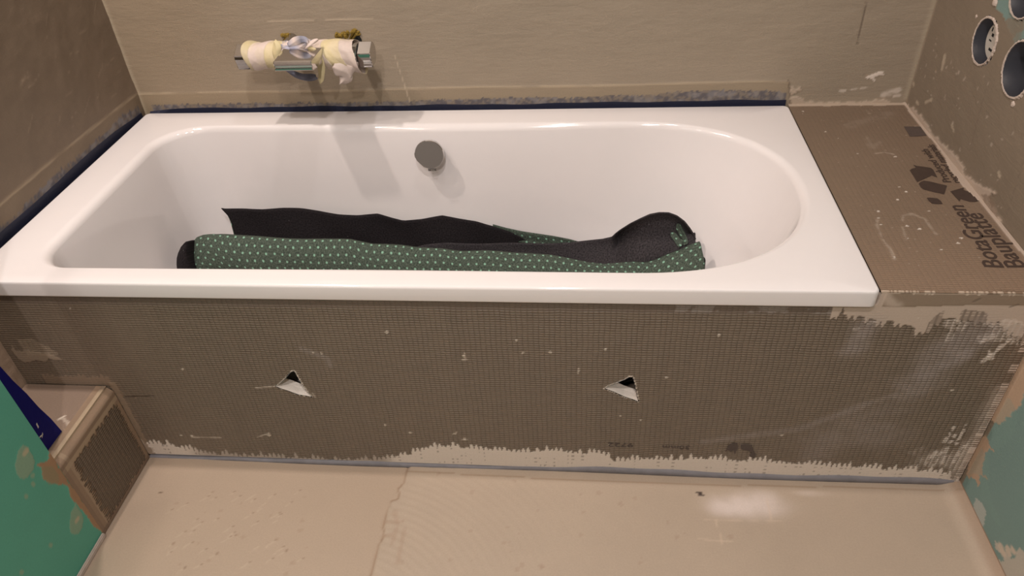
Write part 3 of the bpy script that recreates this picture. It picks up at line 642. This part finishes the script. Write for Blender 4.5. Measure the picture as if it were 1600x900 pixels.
def ledge_text(body, base_px, end_px, capx, bold=.0):
    a = un(*base_px, 2, ZT); b = un(*end_px, 2, ZT); t = un(*capx, 2, ZT)
    d = b-a; ln = np.linalg.norm(d[:2]); cap = abs(t[0]-a[0])
    return text('printed_lettering', body, cap/.60, a, (d[0], d[1], 0), (-d[1], d[0], 0), M['print'], ledge, ln, bold=bold)
ledge_text('BotaGreen', (1570, 419.5), (1505, 321), (1544, 419.5), .0004)
ledge_text('Bauplatte', (1606, 419), (1532, 333), (1579, 419.5), .0004)
ledge_text('Produced with', (1487, 285), (1450, 233), (1476, 285), .0002)
ledge_text('recycled materials', (1502, 286), (1459, 226), (1491, 286), .0002)
zp = lambda P, ox, oy, k: U([(ox+x/k, oy+y/k) for x, y in P], 2, ZT)
for P in ([(385, 225), (430, 240), (520, 250), (610, 265), (640, 290), (690, 385), (620, 360), (435, 445), (340, 295), (365, 275), (420, 262)],
          [(455, 465), (480, 443), (520, 428), (600, 440), (815, 492), (780, 600), (680, 580), (555, 550), (510, 535), (480, 510)],
          [(858, 565), (1030, 515), (1025, 545), (1060, 560), (1130, 565), (1180, 620), (1225, 685), (1170, 697), (1100, 695), (1050, 680), (990, 660), (975, 690)]):
    flat('printed_arrow', zp(P, 1380, 230, 8.18), (0, 0, 1), M['print'], ledge, .0003)
flat('printed_leaf', zp([(558, 648), (600, 645), (690, 655), (730, 680), (760, 725), (690, 727), (625, 720), (585, 690)], 1380, 230, 8.18), (0, 0, 1), M['print'], ledge, .0003)
flat('printed_block', zp([(580, 130), (650, 131), (676, 168), (640, 171), (605, 172)], 1200, 150, 2.7275), (0, 0, 1), M['printsoft'], ledge, .0003)

# ------------------------------------------------------------------ pipe boxing in the niche
pb = empty('pipe_boxing', (.08, -.09, 0), 'low brown mortar-edged boxing in the corner between green half wall and apron board', 'boxing')
sd = Surf(ax(YG-.001, YP-.0035, .002), ax(.002, ZB+.0004, .002), (112, 96, 80), .55, 1, 0)
sd.vary(4, .06, seed=71)
u, v = sd.Uu, sd.Vv
inb = [(YG+.036, ZB-.038), (YP-.026, ZB-.036), (YP-.012, .022), (YG+.026, .016)]
d_top = ZB-v; d_l = u-YG; d_r = YP-u
mt = (d_top < .037+teeth(u, PU, 2)*.016) | (d_l < .022+teeth(v, PV, 3)*.026) | (d_r < .012+teeth(v, PV, 4)*.012) | (v < .010+teeth(u, PU, 5)*.012)
sd.lay(mt*1., (146, 122, 100), h=.0012, rough=.7, weave=.05)
sd.lay(((np.abs(d_top-.033) < .006)*mt)*.7, (172, 150, 124)); sd.lay((np.abs(d_l-.022) < .005)*mt*.6, (168, 146, 122))
sd.lay((d_top > .012)*(d_top < .026)*(fbm(u, v, 20, 2) > .35)*.4, (122, 102, 84)); sd.lay((v < .012)*.6, (112, 92, 78)); sd.lay((d_l < .008)*.6, (128, 106, 88))
sd.build('side_board', lambda U_, V_, h: (np.full_like(U_, XG)+h-.012*sstep(ZB-.018, ZB, V_), U_, V_), M['board'], pb, thick=.02)
tp_ = Surf(ax(XL+.001, XG-.0095, .003), ax(YG-.05, YP-.0035, .003), (132, 112, 97), .6, 0, .4)
tp_.vary(5, .06, seed=72); u, v = tp_.Uu, tp_.Vv
tp_.lay(sstep(XG-.024, XG-.016, u)*.8, (186, 164, 136), h=.0008)
tp_.lay((v > YP-.014)*.6, (110, 92, 78))
tp_.lay(tp_.poly(xy([(92, 654), (100, 650), (106, 656), (114, 658), (110, 668), (102, 664), (96, 656)], ZB), .008, 60)*.6, (192, 176, 160)); tp_.lay(tp_.stroke(xy([(92, 655), (101, 650)], ZB), .0025, .4, .5)*.9, (212, 196, 180))
tp_.build('top_board', lambda U_, V_, h: (U_, V_, np.full_like(U_, ZB)+h), M['coat'], pb, thick=.02)

# ------------------------------------------------------------------ sealing tapes
def tape_strip(name, P, Q, thick, off, m, label, cat='sealing tape', group=None):
    "P lower edge points, Q upper edge points; thickness towards off"
    o_ = np.array(off, float)*thick; k = len(P)
    V = [np.array(p) for p in P]+[np.array(p) for p in Q]; V += [p+o_ for p in V]
    F = []
    for i in range(k-1):
        F += [(i, i+1, k+i+1, k+i), (2*k+i+1, 2*k+i, 3*k+i, 3*k+i+1), (i+1, i, 2*k+i, 2*k+i+1), (k+i, k+i+1, 3*k+i+1, 3*k+i)]
    F += [(0, k, 3*k, 2*k), (k-1, 2*k-1+0, 4*k-1, 3*k-1)]
    o = pymesh(name, V, F, m); return tag(o, label, cat, group)
xs = np.linspace(.002, 1.697, 60)
tape_strip('sealing_tape', [(x, YB-.0035-.012*sstep(.05, .0, x), H-.012+.002*math.sin(x*6)) for x in xs], [(x, YB-.0025, .5325+.002*sstep(.9, 1.5, x)-.008*sstep(.12, .0, x)+.0012*math.sin(x*17)+.001*math.sin(x*41)) for x in xs], .002, (0, 1, 0), M['navy'], 'narrow navy sealing tape along the back wall above the tub rim')
ys = np.linspace(.02, .752, 40)
tape_strip('sealing_tape', [(XL+.0035, y, H-.014) for y in ys], [(XL+.0025, y, .5405-.012*sstep(.60, .76, y)+.0012*math.sin(y*17)) for y in ys], .0015, (-1, 0, 0), M['navy'], 'narrow navy sealing tape along the left wall above the tub rim')
zs = np.linspace(ZB+.0025, .72, 12)
fe = lambda z: float(np.interp(z, [.236, .46, .8], [-.120, -.157, -.190]))
bl = tape_strip('sealing_tape', [(.1475, -.24, z) for z in zs], [(.1475, fe(z)+.001*math.sin(z*70), z) for z in zs], .002, (-1, 0, 0), M['blue'], 'wide bright blue sealing tape standing on the boxing behind the green half wall')
for a, b, c, d in ((57, 662, 60, 668), (62, 683, 67, 679), (66, 677, 66, 683)):
    p = un(a, b, 0, .148); q = un(c, d, 0, .148); e = np.array([0, .0015, .0008])
    flat('paint_speck', [p-e, q-e, q+e, p+e], (1, 0, 0), M['paint'], bl)

# ------------------------------------------------------------------ electrical boxes in the right wall
specs = ['round slate electrical box with white cover disc, sunk in the right wall', 'open round slate electrical box nearest the camera in the right wall, empty inside', 'topmost slate electrical box in the right wall, above the one with white cover']
for i, (((cy, cz), r), lab) in enumerate(zip(BOXES, specs)):
    e = empty('electrical_box', (XR, cy, cz), lab, 'electrical box', 'electrical boxes in the right wall')
    prof = [(r, -.002), (r, .062), (.002, .062)]
    V, F = [], []; seg = 56
    prof = [(r, -.0015), (r-.002, -.0015), (r-.002, .060), (r, .062)]
    for rr_, d in prof: V += [(XR+d, cy+rr_*math.cos(2*math.pi*k/seg), cz+rr_*math.sin(2*math.pi*k/seg)) for k in range(seg)]
    for p in range(3): F += [(p*seg+k, p*seg+(k+1) % seg, (p+1)*seg+(k+1) % seg, (p+1)*seg+k) for k in range(seg)]
    a = len(V); V += [(XR+.060, cy, cz)]; F += [(2*seg+k, 2*seg+(k+1) % seg, a) for k in range(seg)]
    pymesh('socket_cup', V, F, M['boxplastic'], e, True)
    V, F = [], []; m_ = 12                                     # torn plaster lip
    for k in range(seg*2):
        t = 2*math.pi*k/(seg*2); j = RS.uniform(-.0012, .0016); tear = .0025*max(0, math.sin(t*3+i*2))
        for q, (dr, dx) in enumerate(((-.0015, .001), (-.001, -.003), (.0012+tear*.6, -.0030), (.0024+j+tear*.8, .0005))):
            V.append((XR+dx+RS.uniform(-.0005, .0005), cy+(r+dr+j*.4)*math.cos(t), cz+(r+dr+j*.4)*math.sin(t)))
    K = seg*2
    for k in range(K): F += [(k*4+q, k*4+q+1, ((k+1) % K)*4+q+1, ((k+1) % K)*4+q) for q in range(3)]
    pymesh('plaster_lip', V, F, M['plasterlip'], e)
    if i == 0:
        V, F = lathe([(.036, 0), (.0375, .001), (.0375, .004), (.0365, .0045)], 48)
        cv = pymesh('cover_disc', place(V, (XR+.023, cy-.002, cz), (-1, 0, 0), (0, -1, 0)), F, M['coverwhite'], e)
        for a, b, c, d in ((.002, .008, .016, .016), (-.020, .004, .008, .006), (-.024, -.006, .010, .003), (-.014, -.022, .014, .005), (-.026, .012, .004, .008)):
            yy, zz = cy-.002-a, cz+b; x_ = XR+.023-.0046
            flat('printed_mark', [(x_, yy, zz), (x_, yy-c, zz), (x_, yy-c, zz+d), (x_, yy, zz+d)], (-1, 0, 0), M['black'], cv, .0002)
for px, py, s_ in ((1555, 4, .008), (1526, 26, .004), (1583, 163, .006)):
    p = un(px, py, 0, XR); b = bmesh.new(); bmesh.ops.create_icosphere(b, subdivisions=2, radius=s_)
    for vv in b.verts: vv.co = Vector((p[0]+vv.co.x*.5, p[1]+vv.co.y*(1+.3*math.sin(vv.co.z*900)), p[2]+vv.co.z*(1+.25*math.sin(vv.co.y*700))))
    me = bpy.data.meshes.new('plaster_blob'); b.to_mesh(me); b.free(); setmat(me, M['plasterlip']); link('plaster_blob', me, wall_right)

# ------------------------------------------------------------------ bath mixer with tape round it
mx = empty('bath_mixer', (.505, YB, .70), 'chrome wall-mounted bath mixer wrapped in cream masking tape above the tub', 'mixer tap')
AX = np.array([.530, .645, .7205])
def xcyl(prof, c=AX, seg=40, sq=None):
    V, F = [], []
    for x, r in prof:
        for k in range(seg):
            t = 2*math.pi*k/seg; rr_ = r if sq is None else sq(t, r)
            V.append((x, c[1]+rr_*math.cos(t), c[2]+rr_*math.sin(t)))
    for p in range(len(prof)-1): F += [(p*seg+k, p*seg+(k+1) % seg, (p+1)*seg+(k+1) % seg, (p+1)*seg+k) for k in range(seg)]
    V += [(prof[0][0], c[1], c[2]), (prof[-1][0], c[1], c[2])]; a = len(V)-2; o = (len(prof)-1)*seg
    F += [((k+1) % seg, k, a) for k in range(seg)]+[(o+k, o+(k+1) % seg, a+1) for k in range(seg)]
    return V, F
V, F = xcyl([(.388, .023), (.390, .025), (.656, .025), (.658, .023)]); pymesh('body', V, F, M['chrome'], mx, True)
def knobr(t, r):  # handle with a flattened top facet and a low grip ridge in front
    a = (t-math.radians(118)); a = (a+math.pi) % (2*math.pi)-math.pi
    k = r
    if abs(a) < .75: k = r*math.cos(.75)/math.cos(a)*1.06
    b = (t-math.radians(232)); b = (b+math.pi) % (2*math.pi)-math.pi
    return k+.006*math.exp(-(b/.22)**2)
for sgn, x0, x1 in ((-1, .361, .390), (1, .660, .692)):
    V, F = xcyl([(x0, .0255), (x0+.0015, .027), (x1-.0015, .027), (x1, .0255)], seg=72, sq=knobr); h_ = pymesh('handle', V, F, M['chrome'], mx)
    V, F = xcyl([(x1 if sgn < 0 else x0-.004, .0225), (x1+.004 if sgn < 0 else x0, .0225)]); pymesh('collar', V, F, M['dark'], h_)
for x in (.452, .610):   # unions and rosettes on the wall
    V, F = lathe([(.014, 0), (.014, .120)], 24); pymesh('wall_union', place(V, (x, YB, .716), (0, -1, 0)), F, M['chrome'], mx, True)
    V, F = lathe([(.021, 0), (.021, .004), (.018, .008)], 40); pymesh('rosette', place(V, (x, YB-.0005, .706), (0, -1, 0)), F, M['dark'], mx, True)
# flat cascade spout
def yz3(px, py, y): return un(px, py, 1, y)
YS = .530
fr = [yz3(426, 97.5, YS), yz3(485.5, 96, YS)]; zt1 = .7475; xa, xb = fr[0][0], fr[1][0]
V = []
prof = [(.640, zt1-.004), (.612, zt1), (YS+.006, zt1), (YS+.0018, zt1-.0015), (YS, zt1-.005), (YS+.001, zt1-.009), (YS+.0035, zt1-.0105), (YS+.0035, zt1-.0150), (YS+.0005, zt1-.0165), (YS, zt1-.0195), (YS+.002, zt1-.0215), (YS+.006, zt1-.0225), (.61, zt1-.030), (.640, zt1-.035)]
for x in (xa, xa+.0015, xb-.0015, xb):
    ins = .0012 if x in (xa, xb) else 0
    V += [(x-(.004*(p[0]-YS)/.1 if x < .53 else -.001*(p[0]-YS)/.1), p[0]+ins, p[1]-ins*.5) for p in prof]
k = len(prof); F = []
for s_ in range(3): F += [(s_*k+i, s_*k+(i+1) % k, (s_+1)*k+(i+1) % k, (s_+1)*k+i) for i in range(k)]
F += [tuple(range(k)), tuple(range(4*k-1, 3*k-1, -1))]
sp_ = pymesh('spout', V, F, M['chrome'], mx)
# tape shells
def shell(name, x0, x1, t0, t1, rfun, cfun, nx=46, nt=60, parent=mx, thick=.0008):
    V, Cc = [], []
    for i in range(nx+1):
        x = x0+(x1-x0)*i/nx
        for j in range(nt+1):
            t = t0+(t1-t0)*j/nt; dx, r = rfun(i/nx, t, x)
            V.append((x+dx, AX[1]+r*math.cos(t), AX[2]+r*math.sin(t))); Cc.append(lin(cfun(i/nx, t)))
    F = [(i*(nt+1)+j, i*(nt+1)+j+1, (i+1)*(nt+1)+j+1, (i+1)*(nt+1)+j) for i in range(nx) for j in range(nt)]
    me = bpy.data.meshes.new(name); me.from_pydata([tuple(map(float, v)) for v in V], [], F); me.update()
    at = me.attributes.new('Col', 'FLOAT_COLOR', 'POINT'); at.data.foreach_set('color', np.concatenate([np.array(Cc), np.ones((len(V), 1))], 1).astype(np.float32).reshape(-1))
    setmat(me, M['tape']); smooth(me); o = link(name, me, parent)
    md = o.modifiers.new('thickness', 'SOLIDIFY'); md.thickness = thick; md.offset = 1
    return o
def nn(a, b, f, s=0): return float(fbm(np.array(a), np.array(b), f, 3, s))-.5
CR = np.array((212, 194, 184)); YE = np.array((208, 192, 150)); BL_ = np.array((150, 149, 164))
def ctape(s_):
    def f(q, t):
        b_ = math.floor(2.6*q+t/(2*math.pi)+.2*s_); k = .75*((b_ % 2) == 0)+.25*min(1, max(0, (nn(q*2+s_, t*.5, 2.2, s_)+.08)*5))
        return (CR*(1-k)+YE*k)*(1-.05*((b_ % 3) == 0))
    return f
# angles: cos -> +y (wall), sin -> +z; the viewer's side is t = pi
def r_left(q, t, x):
    fold = .0012*math.sin(9*q+1.6*t)+.005*nn(q*2, t*.6, 1.6, 3)
    return (.006*math.sin(t*2)*(1-q), .0295+.0016*((2.6*q+t/(2*math.pi)+.2) % 1)+fold*.8+.003*math.exp(-(q/.2)**2))
shell('tape_wrap', .388, .486, .3, 2*math.pi+.2, r_left, ctape(1), 90, 80)
def r_right(q, t, x):
    fold = .0016*math.sin(7*q-2*t)+.007*nn(q*2, t*.8, 1.7, 8)
    fl_ = .016*max(0, q-.5)*2*max(0, -math.sin(t+.35))             # flares open at the right, low end
    return (.010*q*math.sin(-t)+.004*nn(t, q, 2, 1)-.030*(1-q)*max(-.6, math.sin(t)), .0325+.0016*((2.6*q+t/(2*math.pi)+.8) % 1)+fold*.8+fl_)
shell('tape_wrap', .562, .660, .3, 2*math.pi+.2, r_right, ctape(4), 100, 90)
def r_mid(q, t, x): return (0, .0315+.010*nn(q*4, t*2, 2.4, 5))
def cmid(q, t):
    k = min(1, max(0, .35+nn(q*3, t*2, 2.5, 6)*5)); return BL_*k+CR*(1-k)
shell('tape_wrap', .478, .556, .35, 2.55, r_mid, cmid, 30, 40)
def ribbon(name, pts, widths, cols, y, parent, bulge=.004):
    "a loose tape tail following the points seen in the photograph, at depth y"
    P = np.array([un(px, py, 1, yy-.056) for (px, py), yy in zip(pts, y)]); k = len(P)
    T = np.gradient(P, axis=0); sd_ = np.cross(T, np.array([0, -1, 0])); sd_ /= np.linalg.norm(sd_, axis=1)[:, None]+1e-9
    V, Cc = [], []
    for i in range(k):
        for j in range(7):
            q = j/6*2-1; V.append(P[i]+sd_[i]*widths[i]*q*(1+.25*math.sin(i*2.3+len(V)*.9))+np.array([0, bulge*(q*q)+.0012*math.sin(i*1.7+j*1.3), .0012*math.sin(j*2.1+i)])); c = np.array(cols[i % len(cols)]); Cc.append(lin(c))
    F = [(i*7+j, i*7+j+1, (i+1)*7+j+1, (i+1)*7+j) for i in range(k-1) for j in range(6)]
    me = bpy.data.meshes.new(name); me.from_pydata([tuple(map(float, v)) for v in V], [], F); me.update()
    at = me.attributes.new('Col', 'FLOAT_COLOR', 'POINT'); at.data.foreach_set('color', np.concatenate([np.array(Cc), np.ones((len(V), 1))], 1).astype(np.float32).reshape(-1))
    setmat(me, M['tape']); o = link(name, me, parent)
    s_ = o.modifiers.new('sub', 'SUBSURF'); s_.levels = s_.render_levels = 2
    md = o.modifiers.new('thickness', 'SOLIDIFY'); md.thickness = .0008; smooth(me)
    return o
ribbon('tape_tail', [(480, 76), (490, 81), (498, 88), (501, 98), (502, 108), (502, 118), (501, 126), (500, 131)], [.007, .009, .009, .0085, .0085, .008, .006, .001], [YE*.97], [.664, .660, .657, .657, .657, .658, .660, .660], mx, .0012)
ribbon('tape_tail', [(497, 62), (490, 66), (483, 71), (477, 76)], [.002, .005, .004, .001], [CR], [.668, .662, .658, .658], mx)
ribbon('tape_tail', [(520, 104), (530, 111), (538, 116), (540, 122), (535, 128), (530, 132)], [.010, .018, .022, .018, .010, .001], [CR*.93, CR*.9], [.664, .662, .666, .67, .67, .67], mx, .006)
ribbon('tape_tail', [(556, 96), (548, 106), (546, 114), (548, 122)], [.006, .014, .010, .002], [CR*.92], [.668, .664, .668, .67], mx, .006)
ribbon('tape_tail', [(446, 110), (458, 117), (472, 122), (484, 123), (494, 120)], [.002, .007, .010, .010, .006], [np.array((120, 122, 140)), np.array((96, 98, 116))], [.676, .678, .68, .68, .676], mx, .004)
ribbon('tape_tail', [(432, 89), (440, 83), (450, 79), (461, 75), (471, 72), (479, 67)], [.002, .006, .008, .008, .007, .002], [BL_*1.2, CR, BL_*1.1], [.662, .664, .668, .672, .674, .676], mx, .003)
ribbon('tape_tail', [(450, 72), (460, 66), (470, 62), (478, 64), (482, 68)], [.006, .009, .010, .008, .002], [BL_, CR, BL_*.8], [.668, .668, .67, .67, .67], mx, .005)
ribbon('tape_tail', [(428, 64), (433, 74), (430, 86), (436, 100), (430, 109)], [.004, .010, .012, .011, .004], [YE], [.672, .662, .658, .662, .672], mx, .006)
# foam that has oozed out round the connections
for cx, cy, wd in ((448, 55, 7), (545, 53, 13), (532, 54, 6), (556, 50, 6)):
    for k in range(14):
        p = un(cx+RS.uniform(-wd, wd), cy+RS.uniform(-3, 4), 1, YB-.003); b = bmesh.new(); s_ = RS.uniform(.003, .0065)
        bmesh.ops.create_icosphere(b, subdivisions=1, radius=s_)
        for vv in b.verts: vv.co = vv.co*RS.uniform(.7, 1.25)+Vector(p)
        if k == 0: bb = b
        else:
            me_ = bpy.data.meshes.new('t'); b.to_mesh(me_); bb.from_mesh(me_); b.free(); bpy.data.meshes.remove(me_)
    me = bpy.data.meshes.new('foam_residue'); bb.to_mesh(me); bb.free(); setmat(me, M['foam']); link('foam_residue', me, wall_back)

# ------------------------------------------------------------------ fleece mat lying in the tub
fz_ = lambda x: max(.125, .125+(x-1.12)*.42, .125+(.30-x)*.65)
mat_ = empty('fleece_mat', (.85, .5, .11), 'loosely rolled black fleece mat with green dotted underside lying in the tub', 'mat')
def sheet(name, cols, front, back, nc=90, nr=26, thick=.0035, wob=.003, seed=0):
    """cols: cross-sections (lists of points, top edge first); skinned smoothly into one sheet"""
    def re(P, k):
        P = np.array(P, float); s_ = np.r_[0, np.cumsum(np.linalg.norm(np.diff(P, axis=0), axis=1))]
        t = np.linspace(0, s_[-1], k); return np.stack([np.interp(t, s_, P[:, a]) for a in range(3)], 1), s_[-1]
    R_, Ls = zip(*[re(c, nr) for c in cols]); R_ = np.array(R_)
    for _ in range(2):                                      # round off the folds
        R_[:, 1:-1] = .25*R_[:, :-2]+.5*R_[:, 1:-1]+.25*R_[:, 2:]
    t = np.linspace(0, len(cols)-1, nc); i0 = np.clip(np.floor(t).astype(int), 0, len(cols)-2); f = (t-i0)[:, None, None]
    G = R_[i0]*(1-f)+R_[i0+1]*f
    gx = G[:, :, 0]; jj = np.arange(nr)[None, :]/nr
    G[:, :, 1] += wob*np.sin(gx*17+jj*5+seed)+wob*.7*np.sin(gx*31-jj*7+seed)
    V = G.reshape(-1, 3); F = [(i*nr+j, i*nr+j+1, (i+1)*nr+j+1, (i+1)*nr+j) for i in range(nc-1) for j in range(nr-1)]
    me = bpy.data.meshes.new(name); me.from_pydata([tuple(map(float, v)) for v in V], [], F); me.update()
    Lm = float(np.mean(Ls)); uv = np.stack([V[:, 0], np.tile(np.arange(nr)/nr*Lm, nc)], 1)
    ul = me.uv_layers.new(name='UV'); li = np.zeros(len(me.loops), np.int32); me.loops.foreach_get('vertex_index', li); ul.data.foreach_set('uv', uv[li].astype(np.float32).reshape(-1))
    setmat(me, front, back); smooth(me); o = link(name, me, mat_)
    md = o.modifiers.new('thickness', 'SOLIDIFY'); md.thickness = thick; md.offset = 0; md.material_offset = 1; md.material_offset_rim = 0
    return o
G_, K_ = M['green_dots'], M['black_fleece']
# back sheet, black side to the viewer
Tb = [(346, 325), (352, 326), (380, 325.5), (410, 327), (440, 326), (470, 327), (500, 330), (530, 334), (560, 336), (590, 334), (610, 340), (630, 345), (660, 343), (690, 338), (715, 342), (745, 345), (770, 352), (795, 361), (815, 371), (832, 381)]
cols = []
for px, py in Tb:
    a = un(px, py, 1, .600); x = a[0]+(.012 if px < 350 else 0)
    cols.append([(a[0], .600, a[2]), (x+.006, .597, a[2]-.03), (x+.008, .585, max(a[2]-.10, .18)), (x+.008, .555, .15), (x+.008, .50, fz_(x))])
sheet('back_layer', cols, K_, G_, seed=1)
# middle sheet: black trough ending in the upturned curl, lit sheen put into its colour
Tm = [(640, 389), (665, 383), (700, 379), (740, 379), (780, 380), (820, 381), (850, 381), (880, 380), (910, 377), (940, 373), (955, 369), (968, 359), (985, 348), (1000, 341), (1015, 335), (1030, 333), (1045, 334), (1058, 339), (1070, 348), (1078, 358), (1084, 367), (1087, 375)]
cols = []
for px, py in Tm:
    yt = .565-.075*float(sstep(945, 1000, px))
    a = un(px, py, 1, yt); zf_ = max(.15, fz_(a[0])+.01)
    if px > 962: cols.append([a, (a[0], yt+.016, a[2]-.012), (a[0], yt+.030, a[2]-.035), (a[0], yt+.024, max(a[2]-.075, zf_+.03)), (a[0], .482, max(zf_+.005, a[2]-.11)), (a[0], .474, zf_)]); continue
    cols.append([a, (a[0], yt-.005, a[2]-.02), (a[0], yt-.02, max(a[2]-.07, zf_+.03)), (a[0], max(.478, yt-.06), max(zf_+.005, a[2]-.12)), (a[0], min(.476, yt-.012), zf_)])
mid = sheet('middle_layer', cols, M['lit_black_fleece'], G_, seed=2, nc=110)
# front sheet, dotted side to the viewer
Tf = [(300, 380), (306, 371), (316, 367), (330, 366), (345, 366), (380, 368.5), (420, 370.5), (470, 372), (520, 373.5), (545, 374), (560, 377), (580, 381), (600, 381.5), (625, 383), (650, 386.5), (690, 387), (720, 391.5), (760, 392), (800, 395.5), (830, 396), (860, 398), (890, 404), (920, 410), (945, 412), (970, 410), (990, 409), (1010, 411), (1025, 407), (1045, 398), (1065, 390), (1080, 382), (1094, 377)]
cols = []
for px, py in Tf:
    e_ = max(0, 1-abs(px-320)/300)
    a = un(px, py, 1, .455); x = a[0]
    r_ = .012
    s_ = [(x, .462, a[2]-.006), a] if px > 330 else [(x, .470, a[2]-.012), a]
    d = .004 if px < 1060 else .010
    cols.append(s_+[(x+d*.3, .440, a[2]-.012), (x+d, .424, a[2]-.034), (x+d*1.3, .416, a[2]-.07), (x+d*1.4, .43, max(fz_(x)+.01, a[2]-.11)), (x+d*1.4, .45, fz_(x))])
sheet('front_layer', cols, G_, K_, seed=3, nc=130, wob=.002)
# inner roll end peeping out at the left, and the dotted flap behind the trough
cols = []
for px, py, yy in ((277, 404, .405), (279, 396, .408), (284, 385, .412), (290, 378, .42), (300, 375.5, .445), (312, 374.5, .475), (317, 370, .48), (330, 366.5, .48), (345, 367, .48)):
    a = un(px, py, 1, yy); cols.append([a, (a[0], yy-.012, a[2]-.012), (a[0]-.002, yy-.022, a[2]-.04), (a[0]-.001, yy-.022, a[2]-.055), (a[0]+.004, yy-.012, a[2]-.09)])
sheet('inner_roll', cols, K_, K_, nc=40, seed=4, wob=.001)
cols = []
for px, py in ((770, 351), (790, 356), (815, 361), (840, 365), (865, 369), (890, 374), (912, 380)):
    a = un(px, py, 1, .604); cols.append([a, (a[0], .602, a[2]-.018), (a[0], .598, a[2]-.034)])
sheet('back_flap', cols, G_, K_, nc=30, nr=12, seed=5, wob=.001)
# two tongue-shaped cut-outs lying on the curl
from mathutils.bvhtree import BVHTree
bvh = BVHTree.FromPolygons([v.co[:] for v in mid.data.vertices], [p.vertices[:] for p in mid.data.polygons])
def on_mid(px, py):
    d = Vector(un(px, py, 1, .5)-CAM).normalized(); h_ = bvh.ray_cast(Vector(CAM), d)[0]
    return np.array(h_-d*.006) if h_ is not None else un(px, py, 1, .47)
for P in ([(305, 290), (318, 262), (348, 250), (385, 262), (420, 290), (455, 330), (490, 375), (515, 400), (520, 450), (515, 490), (455, 520), (430, 500), (380, 420), (330, 350), (308, 320)],
          [(410, 140), (425, 108), (450, 103), (475, 118), (510, 165), (545, 230), (580, 300), (605, 370), (625, 440), (590, 470), (540, 490), (525, 440), (500, 370), (450, 290), (420, 220), (410, 180)]):
    pts = [on_mid(1020+x/11.25, 340+y/11.25) for x, y in P]
    k = len(pts); nv_ = np.array([0, -.79, .61])
    V = [p+nv_*.0015 for p in pts]+[p-nv_*.0015 for p in pts]; me = bpy.data.meshes.new('tongue_cutout')
    me.from_pydata([tuple(map(float, v)) for v in V], [], [tuple(range(k)), tuple(range(2*k-1, k-1, -1))]+[(i, (i+1) % k, k+(i+1) % k, k+i) for i in range(k)]); me.update()
    ul = me.uv_layers.new(name='UV'); li = np.zeros(len(me.loops), np.int32); me.loops.foreach_get('vertex_index', li)
    uv = np.array([(v[0], v[2]*1.5) for v in V]); ul.data.foreach_set('uv', uv[li].astype(np.float32).reshape(-1)); setmat(me, G_); link('tongue_cutout', me, mat_)
